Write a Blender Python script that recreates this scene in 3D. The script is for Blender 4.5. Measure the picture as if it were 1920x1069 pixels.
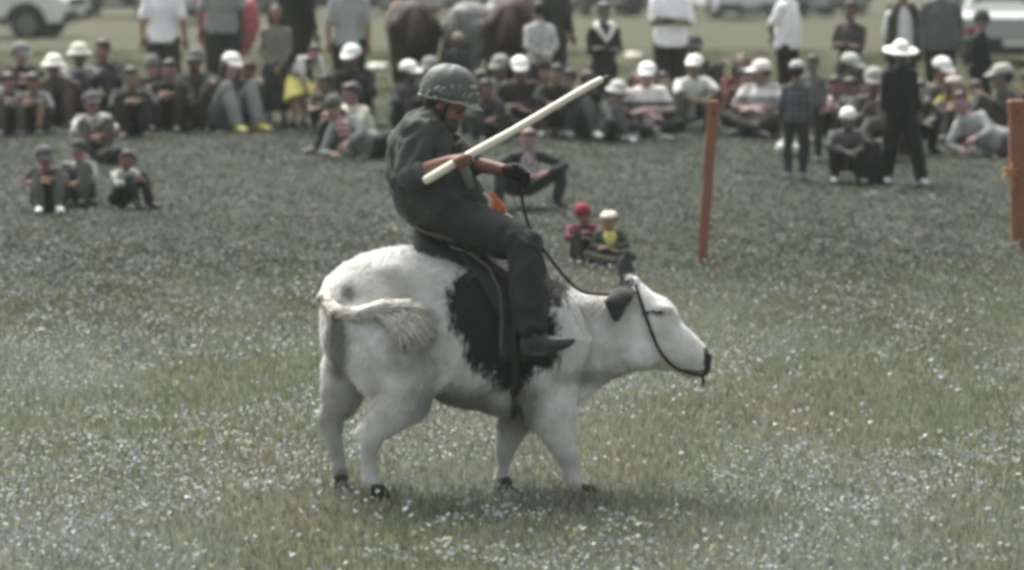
import bpy, math, random
import numpy as np
from mathutils import Vector, Matrix

random.seed(7)
RNG = np.random.default_rng(7)
for o in list(bpy.data.objects): bpy.data.objects.remove(o)
SC = bpy.context.scene
COL = SC.collection
R = math.radians

# ------------------------------------------------------------------ camera
F = 7400.0                       # focal length in photo pixels (photo 1920 wide)
PITCH = math.atan(919.0 / F)
HORIZON = -385.0                 # photo row of the horizon
CAMH = 3.54 * math.cos(PITCH)
CAM = np.array([0.0, 0.0, CAMH])
FWD = np.array([0.0, math.cos(PITCH), -math.sin(PITCH)])
UPV = np.array([0.0, math.sin(PITCH), math.cos(PITCH)])
RGT = np.array([1.0, 0.0, 0.0])
cam_d = bpy.data.cameras.new('camera')
cam = bpy.data.objects.new('camera', cam_d); COL.objects.link(cam)
cam.location = CAM; cam.rotation_euler = (math.pi/2 - PITCH, 0, 0)
cam_d.sensor_width = 36.0; cam_d.lens = F / 1920 * 36.0
cam_d.clip_start = 0.5; cam_d.clip_end = 6000
cam_d.dof.use_dof = True; cam_d.dof.focus_distance = 20.8; cam_d.dof.aperture_fstop = 2.2
SC.camera = cam

# ------------------------------------------------------------------ light
SUN_EL, SUN_AZ = R(52), R(-24)   # azimuth measured from +Y (away from camera) towards +X
w = bpy.data.worlds.new('World'); SC.world = w; w.use_nodes = True
nt = w.node_tree; nt.nodes.clear()
sky = nt.nodes.new('ShaderNodeTexSky'); sky.sky_type = 'NISHITA'; sky.sun_disc = False
sky.sun_elevation = SUN_EL; sky.sun_rotation = SUN_AZ
sky.air_density = 1.0; sky.dust_density = 6.0; sky.ozone_density = 1.0
hs_ = nt.nodes.new('ShaderNodeHueSaturation'); hs_.inputs['Saturation'].default_value = 0.25
bg = nt.nodes.new('ShaderNodeBackground'); bg.inputs['Strength'].default_value = 0.15
wo = nt.nodes.new('ShaderNodeOutputWorld')
nt.links.new(sky.outputs[0], hs_.inputs['Color']); nt.links.new(hs_.outputs[0], bg.inputs['Color'])
nt.links.new(bg.outputs[0], wo.inputs['Surface'])
sd = bpy.data.lights.new('sun', 'SUN'); sd.energy = 3.2; sd.angle = R(36); sd.color = (1.0, 0.97, 0.90)
sun = bpy.data.objects.new('sun', sd); COL.objects.link(sun)
sdir = Vector((math.sin(SUN_AZ)*math.cos(SUN_EL), math.cos(SUN_AZ)*math.cos(SUN_EL), math.sin(SUN_EL)))
sun.rotation_euler = sdir.to_track_quat('Z', 'Y').to_euler(); sun.location = (0, 20, 30)
SC.view_settings.view_transform = 'Standard'; SC.view_settings.look = 'None'
SC.view_settings.exposure = 1.0; SC.view_settings.gamma = 1.0
SC.render.engine = 'CYCLES'
SC.cycles.pixel_filter_type = 'BLACKMAN_HARRIS'; SC.cycles.filter_width = 3.6
SC.cycles.max_bounces = 6; SC.cycles.use_denoising = True

# ------------------------------------------------------------------ photo geometry helpers
def W(px, py, d=20.0):
    """world point that stands d metres along the view axis"""
    s = F / d
    return CAM + FWD*d + RGT*((px-960)/s) + UPV*((534-py)/s)
def terrain_base(y):
    y = np.asarray(y, float)
    t = np.clip((y-42)/8, 0, 1)
    z1 = -0.0425*(y-46)
    z = z1 * (t*t*(3-2*t))
    far = np.clip((y-230), 0, None)
    return np.where(y > 42, np.maximum(z, -7.8) + far*0, 0.0)
def terrain(x, y):
    x = np.asarray(x, float); y = np.asarray(y, float)
    b = 0.012*np.sin(x*2.1+y*1.3+1) + 0.010*np.sin(x*3.7-y*2.3) + 0.006*np.sin(x*7.3+y*5.1)
    return terrain_base(y) + b
def ground_pt(px, py):
    """where the ray of photo pixel meets the ground; returns point and photo px per metre there"""
    lo, hi = 10.0, 400.0
    for _ in range(60):
        m = (lo+hi)/2
        p = W(px, py, m)
        if p[2] > terrain_base(p[1]): lo = m
        else: hi = m
    d = (lo+hi)/2; p = W(px, py, d); p[2] = float(terrain(p[0], p[1]))
    return p, F/d
def lin(c):
    out = []; g = sum(c[:3])/3.0
    c = [v*(1-0.17*min(1, max(0, (150-g)/60))) for v in c[:3]]; g = sum(c)/3.0
    for v in c[:3]:
        v = (g+(v-g)*0.82)/255.0           # the whole place is dull and low in colour
        out.append(v/12.92 if v <= 0.04045 else ((v+0.055)/1.055)**2.4)
    return tuple(out)

# ------------------------------------------------------------------ materials
MATS = {}
def newmat(name):
    m = bpy.data.materials.new(name); m.use_nodes = True
    b = m.node_tree.nodes['Principled BSDF']
    return m, m.node_tree, b
def setsock(b, name, v):
    if name in b.inputs: b.inputs[name].default_value = v
def mat(name, col, rough=0.85, metal=0.0, spec=0.3, noise=0.12, scale=18.0, bump=0.0, bscale=120.0, sheen=0.0, coat=0.0):
    key = (name, tuple(col), rough, metal, noise, scale, bump)
    if key in MATS: return MATS[key]
    m, t, b = newmat(name)
    c = lin(col)
    setsock(b, 'Roughness', rough); setsock(b, 'Metallic', metal); setsock(b, 'Specular IOR Level', spec)
    if sheen: setsock(b, 'Sheen Weight', sheen)
    if coat: setsock(b, 'Coat Weight', coat)
    tc = t.nodes.new('ShaderNodeTexCoord'); n = t.nodes.new('ShaderNodeTexNoise')
    n.inputs['Scale'].default_value = scale; n.inputs['Detail'].default_value = 4
    t.links.new(tc.outputs['Object'], n.inputs['Vector'])
    r = t.nodes.new('ShaderNodeMix'); r.data_type = 'RGBA'
    r.inputs['A'].default_value = tuple(v*(1-noise*1.6) for v in c)+(1,)
    r.inputs['B'].default_value = tuple(min(1, v*(1+noise*1.6)) for v in c)+(1,)
    t.links.new(n.outputs['Fac'], r.inputs['Factor']); t.links.new(r.outputs['Result'], b.inputs['Base Color'])
    if bump:
        n2 = t.nodes.new('ShaderNodeTexNoise'); n2.inputs['Scale'].default_value = bscale
        bp = t.nodes.new('ShaderNodeBump'); bp.inputs['Strength'].default_value = bump; bp.inputs['Distance'].default_value = 0.01
        t.links.new(tc.outputs['Object'], n2.inputs['Vector'])
        t.links.new(n2.outputs['Fac'], bp.inputs['Height']); t.links.new(bp.outputs['Normal'], b.inputs['Normal'])
    MATS[key] = m
    return m
def patterned(name, col, col2, kind='stripes', freq=9.0, thresh=0.5):
    key = (name, tuple(col), tuple(col2), kind, freq)
    if key in MATS: return MATS[key]
    m, t, b = newmat(name); setsock(b, 'Roughness', 0.9); setsock(b, 'Specular IOR Level', 0.2)
    tc = t.nodes.new('ShaderNodeTexCoord')
    mx = t.nodes.new('ShaderNodeMix'); mx.data_type = 'RGBA'
    mx.inputs['A'].default_value = lin(col)+(1,); mx.inputs['B'].default_value = lin(col2)+(1,)
    def wave(axis, f):
        sp = t.nodes.new('ShaderNodeSeparateXYZ'); t.links.new(tc.outputs['Object'], sp.inputs[0])
        a = t.nodes.new('ShaderNodeMath'); a.operation = 'MULTIPLY'; a.inputs[1].default_value = f*2*math.pi
        t.links.new(sp.outputs[axis], a.inputs[0])
        s = t.nodes.new('ShaderNodeMath'); s.operation = 'SINE'; t.links.new(a.outputs[0], s.inputs[0])
        g = t.nodes.new('ShaderNodeMath'); g.operation = 'GREATER_THAN'; g.inputs[1].default_value = thresh-0.5
        t.links.new(s.outputs[0], g.inputs[0]); return g
    if kind == 'stripes':
        g = wave(2, freq); t.links.new(g.outputs[0], mx.inputs['Factor'])
    elif kind == 'plaid':
        a, c = wave(2, freq), wave(0, freq)
        s = t.nodes.new('ShaderNodeMath'); s.operation = 'ADD'; t.links.new(a.outputs[0], s.inputs[0]); t.links.new(c.outputs[0], s.inputs[1])
        h = t.nodes.new('ShaderNodeMath'); h.operation = 'MULTIPLY'; h.inputs[1].default_value = 0.5
        t.links.new(s.outputs[0], h.inputs[0]); t.links.new(h.outputs[0], mx.inputs['Factor'])
    elif kind == 'print':      # one printed band across the chest
        sp = t.nodes.new('ShaderNodeSeparateXYZ'); t.links.new(tc.outputs['Object'], sp.inputs[0])
        a = t.nodes.new('ShaderNodeMath'); a.operation = 'SUBTRACT'; a.inputs[1].default_value = freq
        ab = t.nodes.new('ShaderNodeMath'); ab.operation = 'ABSOLUTE'; l = t.nodes.new('ShaderNodeMath'); l.operation = 'LESS_THAN'; l.inputs[1].default_value = 0.025
        t.links.new(sp.outputs[2], a.inputs[0]); t.links.new(a.outputs[0], ab.inputs[0]); t.links.new(ab.outputs[0], l.inputs[0])
        t.links.new(l.outputs[0], mx.inputs['Factor'])
    else:                      # blotches
        v = t.nodes.new('ShaderNodeTexVoronoi'); v.inputs['Scale'].default_value = freq
        t.links.new(tc.outputs['Object'], v.inputs['Vector'])
        l = t.nodes.new('ShaderNodeMath'); l.operation = 'LESS_THAN'; l.inputs[1].default_value = 0.42
        t.links.new(v.outputs['Distance'], l.inputs[0]); t.links.new(l.outputs[0], mx.inputs['Factor'])
    t.links.new(mx.outputs['Result'], b.inputs['Base Color'])
    MATS[key] = m
    return m
def attrmat(name, attr, rough=0.8, spec=0.2, trans=0.0):
    m, t, b = newmat(name)
    a = t.nodes.new('ShaderNodeAttribute'); a.attribute_name = attr
    t.links.new(a.outputs['Color'], b.inputs['Base Color'])
    setsock(b, 'Roughness', rough); setsock(b, 'Specular IOR Level', spec)
    if trans:
        o = [n for n in t.nodes if n.type == 'OUTPUT_MATERIAL'][0]
        tr = t.nodes.new('ShaderNodeBsdfTranslucent'); mx = t.nodes.new('ShaderNodeMixShader'); mx.inputs[0].default_value = trans
        t.links.new(a.outputs['Color'], tr.inputs['Color'])
        t.links.new(b.outputs[0], mx.inputs[1]); t.links.new(tr.outputs[0], mx.inputs[2]); t.links.new(mx.outputs[0], o.inputs['Surface'])
    return m

# ------------------------------------------------------------------ mesh pieces (numpy)
def V(*a): return np.array(a, float)
def nrm(v):
    n = np.linalg.norm(v); return v/n if n > 1e-9 else v
class MB:
    def __init__(self): self.v = []; self.f = []; self.n = 0
    def add(self, vs, fs):
        vs = np.asarray(vs, float)
        self.v.append(vs); self.f += [tuple(i+self.n for i in f) for f in fs]; self.n += len(vs)
        return self
    def tube(self, pts, ra, rb=None, hint=(1, 0, 0), n=12, cap=True):
        pts = [np.asarray(p, float) for p in pts]
        rb = ra if rb is None else rb
        m = len(pts); rings = []
        hint = np.asarray(hint, float)
        tang = []
        for i in range(m):
            tang.append(nrm(pts[min(i+1, m-1)] - pts[max(i-1, 0)]))
        seq = []
        if cap:
            for q in (0.15, 0.6): seq.append((pts[0]-tang[0]*min(ra[0], rb[0])*(1-q)*0.9, ra[0]*math.sqrt(1-(1-q)**2), rb[0]*math.sqrt(1-(1-q)**2), tang[0]))
        for i in range(m): seq.append((pts[i], ra[i], rb[i], tang[i]))
        if cap:
            for q in (0.6, 0.15): seq.append((pts[-1]+tang[-1]*min(ra[-1], rb[-1])*(1-q)*0.9, ra[-1]*math.sqrt(1-(1-q)**2), rb[-1]*math.sqrt(1-(1-q)**2), tang[-1]))
        vs = []
        for (c, a, b, t) in seq:
            h = hint - t*np.dot(hint, t)
            if np.linalg.norm(h) < 0.15:
                h = V(0, 0, 1) - t*t[2] if abs(t[2]) < 0.9 else V(0, 1, 0) - t*t[1]
            s = nrm(h); o = np.cross(t, s)
            for k in range(n):
                an = 2*math.pi*k/n
                vs.append(c + s*a*math.cos(an) + o*b*math.sin(an))
        fs = []
        L = len(seq)
        for i in range(L-1):
            for k in range(n):
                k2 = (k+1) % n
                fs.append((i*n+k, i*n+k2, (i+1)*n+k2, (i+1)*n+k))
        fs.append(tuple(range(n))[::-1]); fs.append(tuple((L-1)*n+k for k in range(n)))
        return self.add(vs, fs)
    def ell(self, c, r, M=None, nu=14, nv=9):
        """ellipsoid; M columns are its axes"""
        c = np.asarray(c, float); M = np.eye(3) if M is None else M
        vs = [c + M @ V(0, 0, r[2])]
        for j in range(1, nv):
            ph = math.pi*j/nv
            for k in range(nu):
                an = 2*math.pi*k/nu
                vs.append(c + M @ V(r[0]*math.sin(ph)*math.cos(an), r[1]*math.sin(ph)*math.sin(an), r[2]*math.cos(ph)))
        vs.append(c - M @ V(0, 0, r[2]))
        fs = [(0, 1+k, 1+(k+1) % nu) for k in range(nu)]
        for j in range(nv-2):
            for k in range(nu):
                a = 1+j*nu; k2 = (k+1) % nu
                fs.append((a+k, a+nu+k, a+nu+k2, a+k2))
        last = len(vs)-1; a = 1+(nv-2)*nu
        fs += [(last, a+(k+1) % nu, a+k) for k in range(nu)]
        return self.add(vs, fs)
    def box(self, c, h, M=None):
        c = np.asarray(c, float); M = np.eye(3) if M is None else M
        vs = [c + M @ V(sx*h[0], sy*h[1], sz*h[2]) for sx in (-1, 1) for sy in (-1, 1) for sz in (-1, 1)]
        return self.add(vs, [(0, 1, 3, 2), (4, 6, 7, 5), (0, 4, 5, 1), (2, 3, 7, 6), (0, 2, 6, 4), (1, 5, 7, 3)])
    def rings(self, rings, close=True, caps=True):
        n = len(rings[0]); vs = np.concatenate([np.asarray(r, float) for r in rings])
        fs = []
        for i in range(len(rings)-1):
            for k in range(n if close else n-1):
                k2 = (k+1) % n
                fs.append((i*n+k, i*n+k2, (i+1)*n+k2, (i+1)*n+k))
        if caps:
            fs.append(tuple(range(n))[::-1]); fs.append(tuple((len(rings)-1)*n+k for k in range(n)))
        return self.add(vs, fs)
    def arrays(self): return np.concatenate(self.v), self.f
    def mesh(self, name, smooth=True, origin=None):
        v, f = self.arrays()
        if origin is not None: v = v - np.asarray(origin)
        me = bpy.data.meshes.new(name); me.from_pydata(v.tolist(), [], f); me.update()
        if smooth: me.polygons.foreach_set('use_smooth', [True]*len(me.polygons))
        return me

def link(name, me, material=None, parent=None, loc=None):
    o = bpy.data.objects.new(name, me); COL.objects.link(o)
    if material is not None and me is not None: me.materials.append(material)
    if parent is not None: o.parent = parent
    if loc is not None: o.location = [float(x) for x in loc]
    return o
def tag(o, label=None, cat=None, group=None, kind=None):
    if label: o['label'] = label
    if cat: o['category'] = cat
    if group: o['group'] = group
    if kind: o['kind'] = kind
    return o
def empty(name, loc, rz=0.0, sc=1.0):
    o = bpy.data.objects.new(name, None); COL.objects.link(o); o.empty_display_size = 0.1
    o.location = [float(x) for x in loc]; o.rotation_euler = (0, 0, rz); o.scale = (sc, sc, sc)
    return o

def snoise(P, freq, seed, octaves=3):
    """smooth pseudo noise in -1..1 for an (n,3) array"""
    r = np.random.default_rng(seed); out = np.zeros(len(P)); amp = 1.0; tot = 0
    for _ in range(octaves):
        for _ in range(4):
            d = r.normal(size=3); d /= np.linalg.norm(d)
            out += amp*np.sin(P @ d * freq * 2*math.pi * r.uniform(.7, 1.3) + r.uniform(0, 6.28)); tot += amp*0.6
        amp *= 0.5; freq *= 2.1
    return np.clip(out/tot, -1, 1)

PENDING = []    # objects whose overlapping pieces are fused into one skin in one batch
def fused(name, mb, material, parent, voxel=0.02, smooth=3, fold=0.0, ffreq=5.0, seed=0, extra=None, post=None, origin=None):
    me = mb.mesh(name, origin=origin)
    o = link(name, me, material, parent)
    rm = o.modifiers.new('r', 'REMESH'); rm.mode = 'VOXEL'; rm.voxel_size = voxel; rm.use_smooth_shade = True
    sm = o.modifiers.new('s', 'SMOOTH'); sm.iterations = smooth; sm.factor = 0.5
    PENDING.append((o, fold, ffreq, seed, extra, post))
    return o
def bake_pending():
    dg = bpy.context.evaluated_depsgraph_get(); dg.update()
    done = []
    for (o, fold, ff, seed, extra, post) in PENDING:
        me = bpy.data.meshes.new_from_object(o.evaluated_get(dg))
        done.append(me)
    for (o, fold, ff, seed, extra, post), me in zip(PENDING, done):
        mats = list(o.data.materials); old = o.data
        n = len(me.vertices); co = np.empty(n*3); me.vertices.foreach_get('co', co); co = co.reshape(-1, 3)
        if fold:
            nr = np.empty(n*3); me.vertex_normals.foreach_get('vector', nr); nr = nr.reshape(-1, 3)
            q = co*V(1, 1, 0.75)
            k = 1-2*np.abs(snoise(q + 0.05*snoise(q, ff*0.7, seed+5, 1)[:, None], ff, seed, 2))
            co = co + nr*(k*fold)[:, None]
            me.vertices.foreach_set('co', co.ravel())
        if extra is not None:
            ev, ef = extra.arrays()
            b = np.array([p.vertices[:] for p in me.polygons], dtype=object)
            faces = [tuple(x) for x in b] + [tuple(i+n for i in f) for f in ef]
            m2 = bpy.data.meshes.new(o.name); m2.from_pydata(np.concatenate([co, ev]).tolist(), [], faces)
            me = m2
        me.polygons.foreach_set('use_smooth', [True]*len(me.polygons)); me.update()
        me.name = o.name
        o.modifiers.clear(); o.data = me
        me.materials.clear()
        for m in mats: me.materials.append(m)
        bpy.data.meshes.remove(old)
        if post: post(o, me)
    PENDING.clear()

# ------------------------------------------------------------------ ground
def make_ground():
    m, t, b = newmat('meadow_soil')
    tc = t.nodes.new('ShaderNodeTexCoord')
    def noise(scale, detail=5):
        n = t.nodes.new('ShaderNodeTexNoise'); n.inputs['Scale'].default_value = scale; n.inputs['Detail'].default_value = detail
        t.links.new(tc.outputs['Object'], n.inputs['Vector']); return n
    def mix(a, bb, fac):
        x = t.nodes.new('ShaderNodeMix'); x.data_type = 'RGBA'
        for s, v in (('A', a), ('B', bb)):
            if hasattr(v, 'outputs'): t.links.new(v.outputs['Result'], x.inputs[s])
            else: x.inputs[s].default_value = lin(v)+(1,)
        t.links.new(fac.outputs[0], x.inputs['Factor']); return x
    def ramp(src, lo, hi):
        r = t.nodes.new('ShaderNodeMapRange'); r.inputs['From Min'].default_value = lo; r.inputs['From Max'].default_value = hi
        t.links.new(src, r.inputs['Value']); return r
    near = mix((70, 78, 66), (88, 95, 80), ramp(noise(3.0).outputs['Fac'], .35, .65))
    mid = mix((46, 54, 44), (60, 68, 56), ramp(noise(1.1).outputs['Fac'], .35, .65))
    near = mix(near, (88, 84, 68), ramp(noise(0.35).outputs['Fac'], .52, .72))
    far = mix((62, 69, 40), (76, 79, 48), ramp(noise(0.4).outputs['Fac'], .35, .65))
    far = mix(far, (78, 72, 46), ramp(noise(0.12, 3).outputs['Fac'], .5, .7))
    far = mix(far, (60, 69, 40), ramp(noise(5).outputs['Fac'], .5, .75))
    sp = t.nodes.new('ShaderNodeSeparateXYZ'); t.links.new(tc.outputs['Object'], sp.inputs[0])
    nm_ = t.nodes.new('ShaderNodeMix'); nm_.data_type = 'RGBA'; t.links.new(near.outputs['Result'], nm_.inputs['A']); t.links.new(mid.outputs['Result'], nm_.inputs['B']); t.links.new(ramp(sp.outputs[1], 24, 33).outputs[0], nm_.inputs['Factor']); near = nm_
    fin = mix(near, far, ramp(sp.outputs[1], 41.5, 46.5))
    t.links.new(fin.outputs['Result'], b.inputs['Base Color'])
    setsock(b, 'Roughness', 0.95); setsock(b, 'Specular IOR Level', 0.1)
    xs = np.concatenate([np.linspace(-250, -16, 10), np.linspace(-14, 14, 141), np.linspace(16, 250, 10)])
    ys = np.concatenate([np.linspace(-60, 12, 6), np.linspace(13, 60, 236), np.linspace(62, 260, 60), np.array([300, 400, 600, 850])])
    X, Y = np.meshgrid(xs, ys); Z = terrain(X, Y)
    vs = np.stack([X.ravel(), Y.ravel(), Z.ravel()], 1); nx = len(xs)
    fs = [(j*nx+i, j*nx+i+1, (j+1)*nx+i+1, (j+1)*nx+i) for j in range(len(ys)-1) for i in range(nx-1)]
    o = link('ground', MB().add(vs, fs).mesh('ground'), m)
    tag(o, 'flat grassy meadow ground sloping away behind the spectators', kind='structure')
make_ground()

def pts_on_ground(n, y0, y1, margin=1.25, bias=1.0):
    """random points in the wedge the camera sees, widened by a margin"""
    y = y0 + (y1-y0)*RNG.random(n)**bias
    half = 960/F*y*margin + 0.6
    x = (RNG.random(n)*2-1)*half
    return x, y
def fill_mesh(name, verts, faces_n, colors, material, label, kind='stuff', quads=False):
    """verts (N,k,3): one small polygon each"""
    N, k, _ = verts.shape
    me = bpy.data.meshes.new(name)
    me.vertices.add(N*k); me.vertices.foreach_set('co', verts.reshape(-1).astype(np.float32))
    me.loops.add(N*k); me.loops.foreach_set('vertex_index', np.arange(N*k, dtype=np.int32))
    me.polygons.add(N); me.polygons.foreach_set('loop_start', np.arange(0, N*k, k, dtype=np.int32))
    me.polygons.foreach_set('loop_total', np.full(N, k, dtype=np.int32))
    me.update(calc_edges=True)
    a = me.color_attributes.new('tint', 'FLOAT_COLOR', 'POINT')
    c = np.ones((N, k, 4), np.float32); c[:, :, :3] = colors[:, None, :]
    a.data.foreach_set('color', c.reshape(-1))
    o = link(name, me, material); tag(o, label, kind=kind)
    return o
GRASSM = attrmat('grass_blade', 'tint', 0.75, 0.25, 0.3)
FLOWM = attrmat('petal', 'tint', 0.7, 0.2, 0.2)
def zone_tint(x, y):
    """colour variation of the sward: darker middle band, browner and greener drifts"""
    P = np.stack([x, y*0.35, np.zeros_like(x)], 1)
    a = snoise(P, 0.35, 11, 3); b = snoise(P, 0.8, 12, 3); c = snoise(P, 0.25, 17, 2)
    green = np.array(lin((127, 135, 105))); brown = np.array(lin((148, 136, 106))); grey = np.array(lin((138, 145, 130))); dark = np.array(lin((52, 62, 49)))
    t1 = np.clip(a*0.9+0.35, 0, 1)[:, None]; t2 = np.clip(b*0.8+0.2, 0, 1)[:, None]*0.8
    col = green*(1-t1)+grey*t1; col = col*(1-t2*0.6)+brown*t2*0.6
    # darker sward between about 27 m and 43 m
    m = np.clip((y-25.0+2.2*c+1.0*b)/6.0, 0, 1)*np.clip((45-y)/3, 0, 1)
    col = col*(1-m[:, None]*0.85) + dark*m[:, None]*0.85*(1+0.25*b[:, None])
    return col
def blades(n, y0, y1, hgt, wid, name, label, tint=None, lean=0.5, var=.25):
    x, y = pts_on_ground(n, y0, y1)
    z = terrain(x, y); col = (zone_tint(x, y) if tint is None else np.tile(np.array(lin(tint)), (n, 1))*(1+0.15*snoise(np.stack([x, y, x*0], 1), .3, 3)[:, None]))
    col = col*(1-var+2*var*RNG.random((n, 1)))
    yel = (RNG.random(n) < 0.10) & (y < 43); col[yel] = col[yel]*0.5 + np.array(lin((165, 155, 115)))*0.6
    h = hgt*(0.45+0.9*RNG.random(n))*(np.clip(1.25-(y-20)/13, .35, 1.1) if y0 == 16.0 else 1); an = RNG.random(n)*6.283; wd = wid*(0.6+0.8*RNG.random(n))
    la = RNG.random(n)*6.283; ll = h*lean*RNG.random(n)
    base = np.stack([x, y, z-0.01], 1); sx = np.stack([np.cos(an), np.sin(an), an*0], 1)*wd[:, None]/2
    ld = np.stack([np.cos(la), np.sin(la), la*0], 1)*ll[:, None]
    mid = base + np.stack([h*0, h*0, h*0.6], 1) + ld*0.35
    tip = base + np.stack([h*0, h*0, h*0.97], 1) + ld
    vs = np.stack([base-sx, base+sx, mid+sx*0.8, tip, mid-sx*0.8], 1)
    fill_mesh(name, vs, 5, col, GRASSM, label)
def flowers(n, y0, y1, hgt, size, name, label, cols, clump=0.0, seed=3):
    x, y = pts_on_ground(n*3, y0, y1)
    P = np.stack([x, y*0.5, x*0], 1)
    dens = snoise(P, 0.42, seed, 3)*1.35 + snoise(P, 2.0, seed+1, 2)*1.3
    dens = dens - np.clip(.13*x, -.35, .45)
    keep = (dens + RNG.random(len(x))*1.2 > clump) & (RNG.random(len(x)) < np.clip((y1-y)/(y1-y0)*1.6, 0, 1))
    x, y = x[keep][:n], y[keep][:n]; n = len(x); z = terrain(x, y)
    h = hgt*(0.5+0.7*RNG.random(n)); r = size*(0.5+0.9*RNG.random(n))
    c = np.stack([x, y, z+h], 1)
    tx = (RNG.random(n)-.5)*1.7; ty = -0.9+(RNG.random(n)-.5)*1.4          # heads tip in every direction
    nz = np.stack([tx, ty, np.ones(n)], 1); nz /= np.linalg.norm(nz, axis=1)[:, None]
    u = np.cross(nz, np.array([0, 1.0, 0.3])); u /= np.linalg.norm(u, axis=1)[:, None]; v = np.cross(nz, u)
    vs = []
    for k in range(6):
        an = math.pi*2*k/6; rr = r*(1.0 if k % 2 else 0.75)
        vs.append(c + u*(math.cos(an)*rr)[:, None] + v*(math.sin(an)*rr)[:, None])
    vs = np.stack(vs, 1)
    pal = np.array([lin(q) for q in cols]); ci = RNG.integers(0, len(pal), n)
    col = pal[ci]*(0.7+0.45*RNG.random((n, 1)))
    fill_mesh(name, vs, 6, np.clip(col, 0, .85), FLOWM, label)
blades(150000, 16.0, 33, 0.060, 0.011, 'grass', 'grey green meadow grass around the cow')
blades(100000, 26, 44.5, 0.032, 0.016, 'grass', 'darker meadow grass in front of the seated crowd', lean=1.8, var=.10)
blades(80000, 43.5, 72, 0.030, 0.022, 'grass', 'short olive turf behind the spectators', tint=(74, 79, 44), lean=1.0)
PALE = [(156, 163, 160), (144, 151, 156), (162, 166, 158), (140, 149, 140), (132, 139, 146), (152, 155, 138)]
flowers(20000, 16.0, 30, 0.065, 0.0088, 'wildflowers', 'small pale lilac and white wildflowers in the near meadow', PALE, 0.55, 3)
flowers(1500, 16.0, 29, 0.07, 0.0135, 'wildflowers', 'larger white flower heads scattered in the near meadow', PALE[:3], 0.75, 21)
flowers(6500, 27, 43, 0.06, 0.013, 'wildflowers', 'sparse pale wildflowers in the darker middle meadow', [(128, 134, 128), (118, 122, 124), (112, 118, 106)], 0.6, 31)
flowers(450, 16.5, 42, 0.07, 0.012, 'wildflowers', 'sparse small yellow wildflowers in the meadow', [(162, 158, 92), (148, 148, 90)], 0.8, 41)

# ------------------------------------------------------------------ heads, hands, people
def basis(fwd, up):
    f = nrm(np.asarray(fwd, float)); u = nrm(np.asarray(up, float) - f*np.dot(up, f)); l = np.cross(u, f)
    return np.stack([l, f, u], 1)          # columns: side, forward, up
def head_pieces(mb, c, fwd, up, k=1.0, fine=False):
    M = basis(fwd, up); P = lambda x, y, z: c + M @ V(x, y, z)*k
    q = dict(nu=16, nv=12) if fine else {}
    mb.ell(P(0, -.01, .025), (.075*k, .095*k, .092*k), M, **q)
    mb.ell(P(0, .03, -.045), (.058*k, .058*k, .068*k), M, **q)       # jaw
    mb.ell(P(0, .052, -.092), (.028*k, .026*k, .022*k), M)           # chin
    for s in (-1, 1):
        mb.ell(P(s*.076, -.005, -.01), (.010*k, .020*k, .034*k), M, 8, 6)   # ear
        mb.ell(P(s*.040, .055, -.025), (.024*k, .024*k, .022*k), M, 8, 6)   # cheek
    mb.ell(P(0, .078, .028), (.050*k, .018*k, .012*k), M, 10, 6)     # brow
    mb.tube([P(0, .085, .015), P(0, .100, -.022), P(0, .092, -.032)], [.009*k, .014*k, .012*k], n=8)
    mb.ell(P(0, .082, -.060), (.026*k, .014*k, .007*k), M, 8, 6)     # lips
    mb.ell(P(0, .078, -.072), (.021*k, .014*k, .007*k), M, 8, 6)
def hand_fingers(mb, wrist, palm_dir, normal, k=1.0, curl=0.9, n=6, side=1):
    """palm + five fingers of unequal length, bent round towards the palm side"""
    d = nrm(palm_dir); nn = nrm(np.asarray(normal, float) - d*np.dot(normal, d)); s = np.cross(d, nn)*side
    base = wrist + d*.085*k
    for i, (off, ln) in enumerate(((-.030, .068), (-.010, .078), (.010, .073), (.030, .058))):
        p = [base + s*off*k - d*.025*k]; a = 0.15; q = p[0]
        for j, fr in enumerate((.45, .32, .23)):
            q = q + (d*math.cos(a) + nn*math.sin(a))*(ln*fr + (.025 if j == 0 else 0))*k; p.append(q); a += curl*(0.75+.1*i)
        mb.tube(p, [.0095*k, .009*k, .0082*k, .007*k], n=n)
    t0 = wrist + d*.025*k - s*.022*k
    t1 = t0 + (d*.55 - s*.75 + nn*.25)*.040*k; t2 = t1 + (d*.85 - s*.05 + nn*.5)*.034*k
    mb.tube([t0, t1, t2], [.013*k, .011*k, .009*k], n=n)
def palm(mb, wrist, palm_dir, normal, k=1.0):
    d = nrm(palm_dir); nn = nrm(np.asarray(normal, float) - d*np.dot(normal, d)); s = np.cross(d, nn)
    mb.tube([wrist-d*.01*k, wrist+d*.04*k, wrist+d*.085*k], [.024*k, .038*k, .040*k], [.018*k, .016*k, .013*k], hint=s, n=10)

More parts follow.
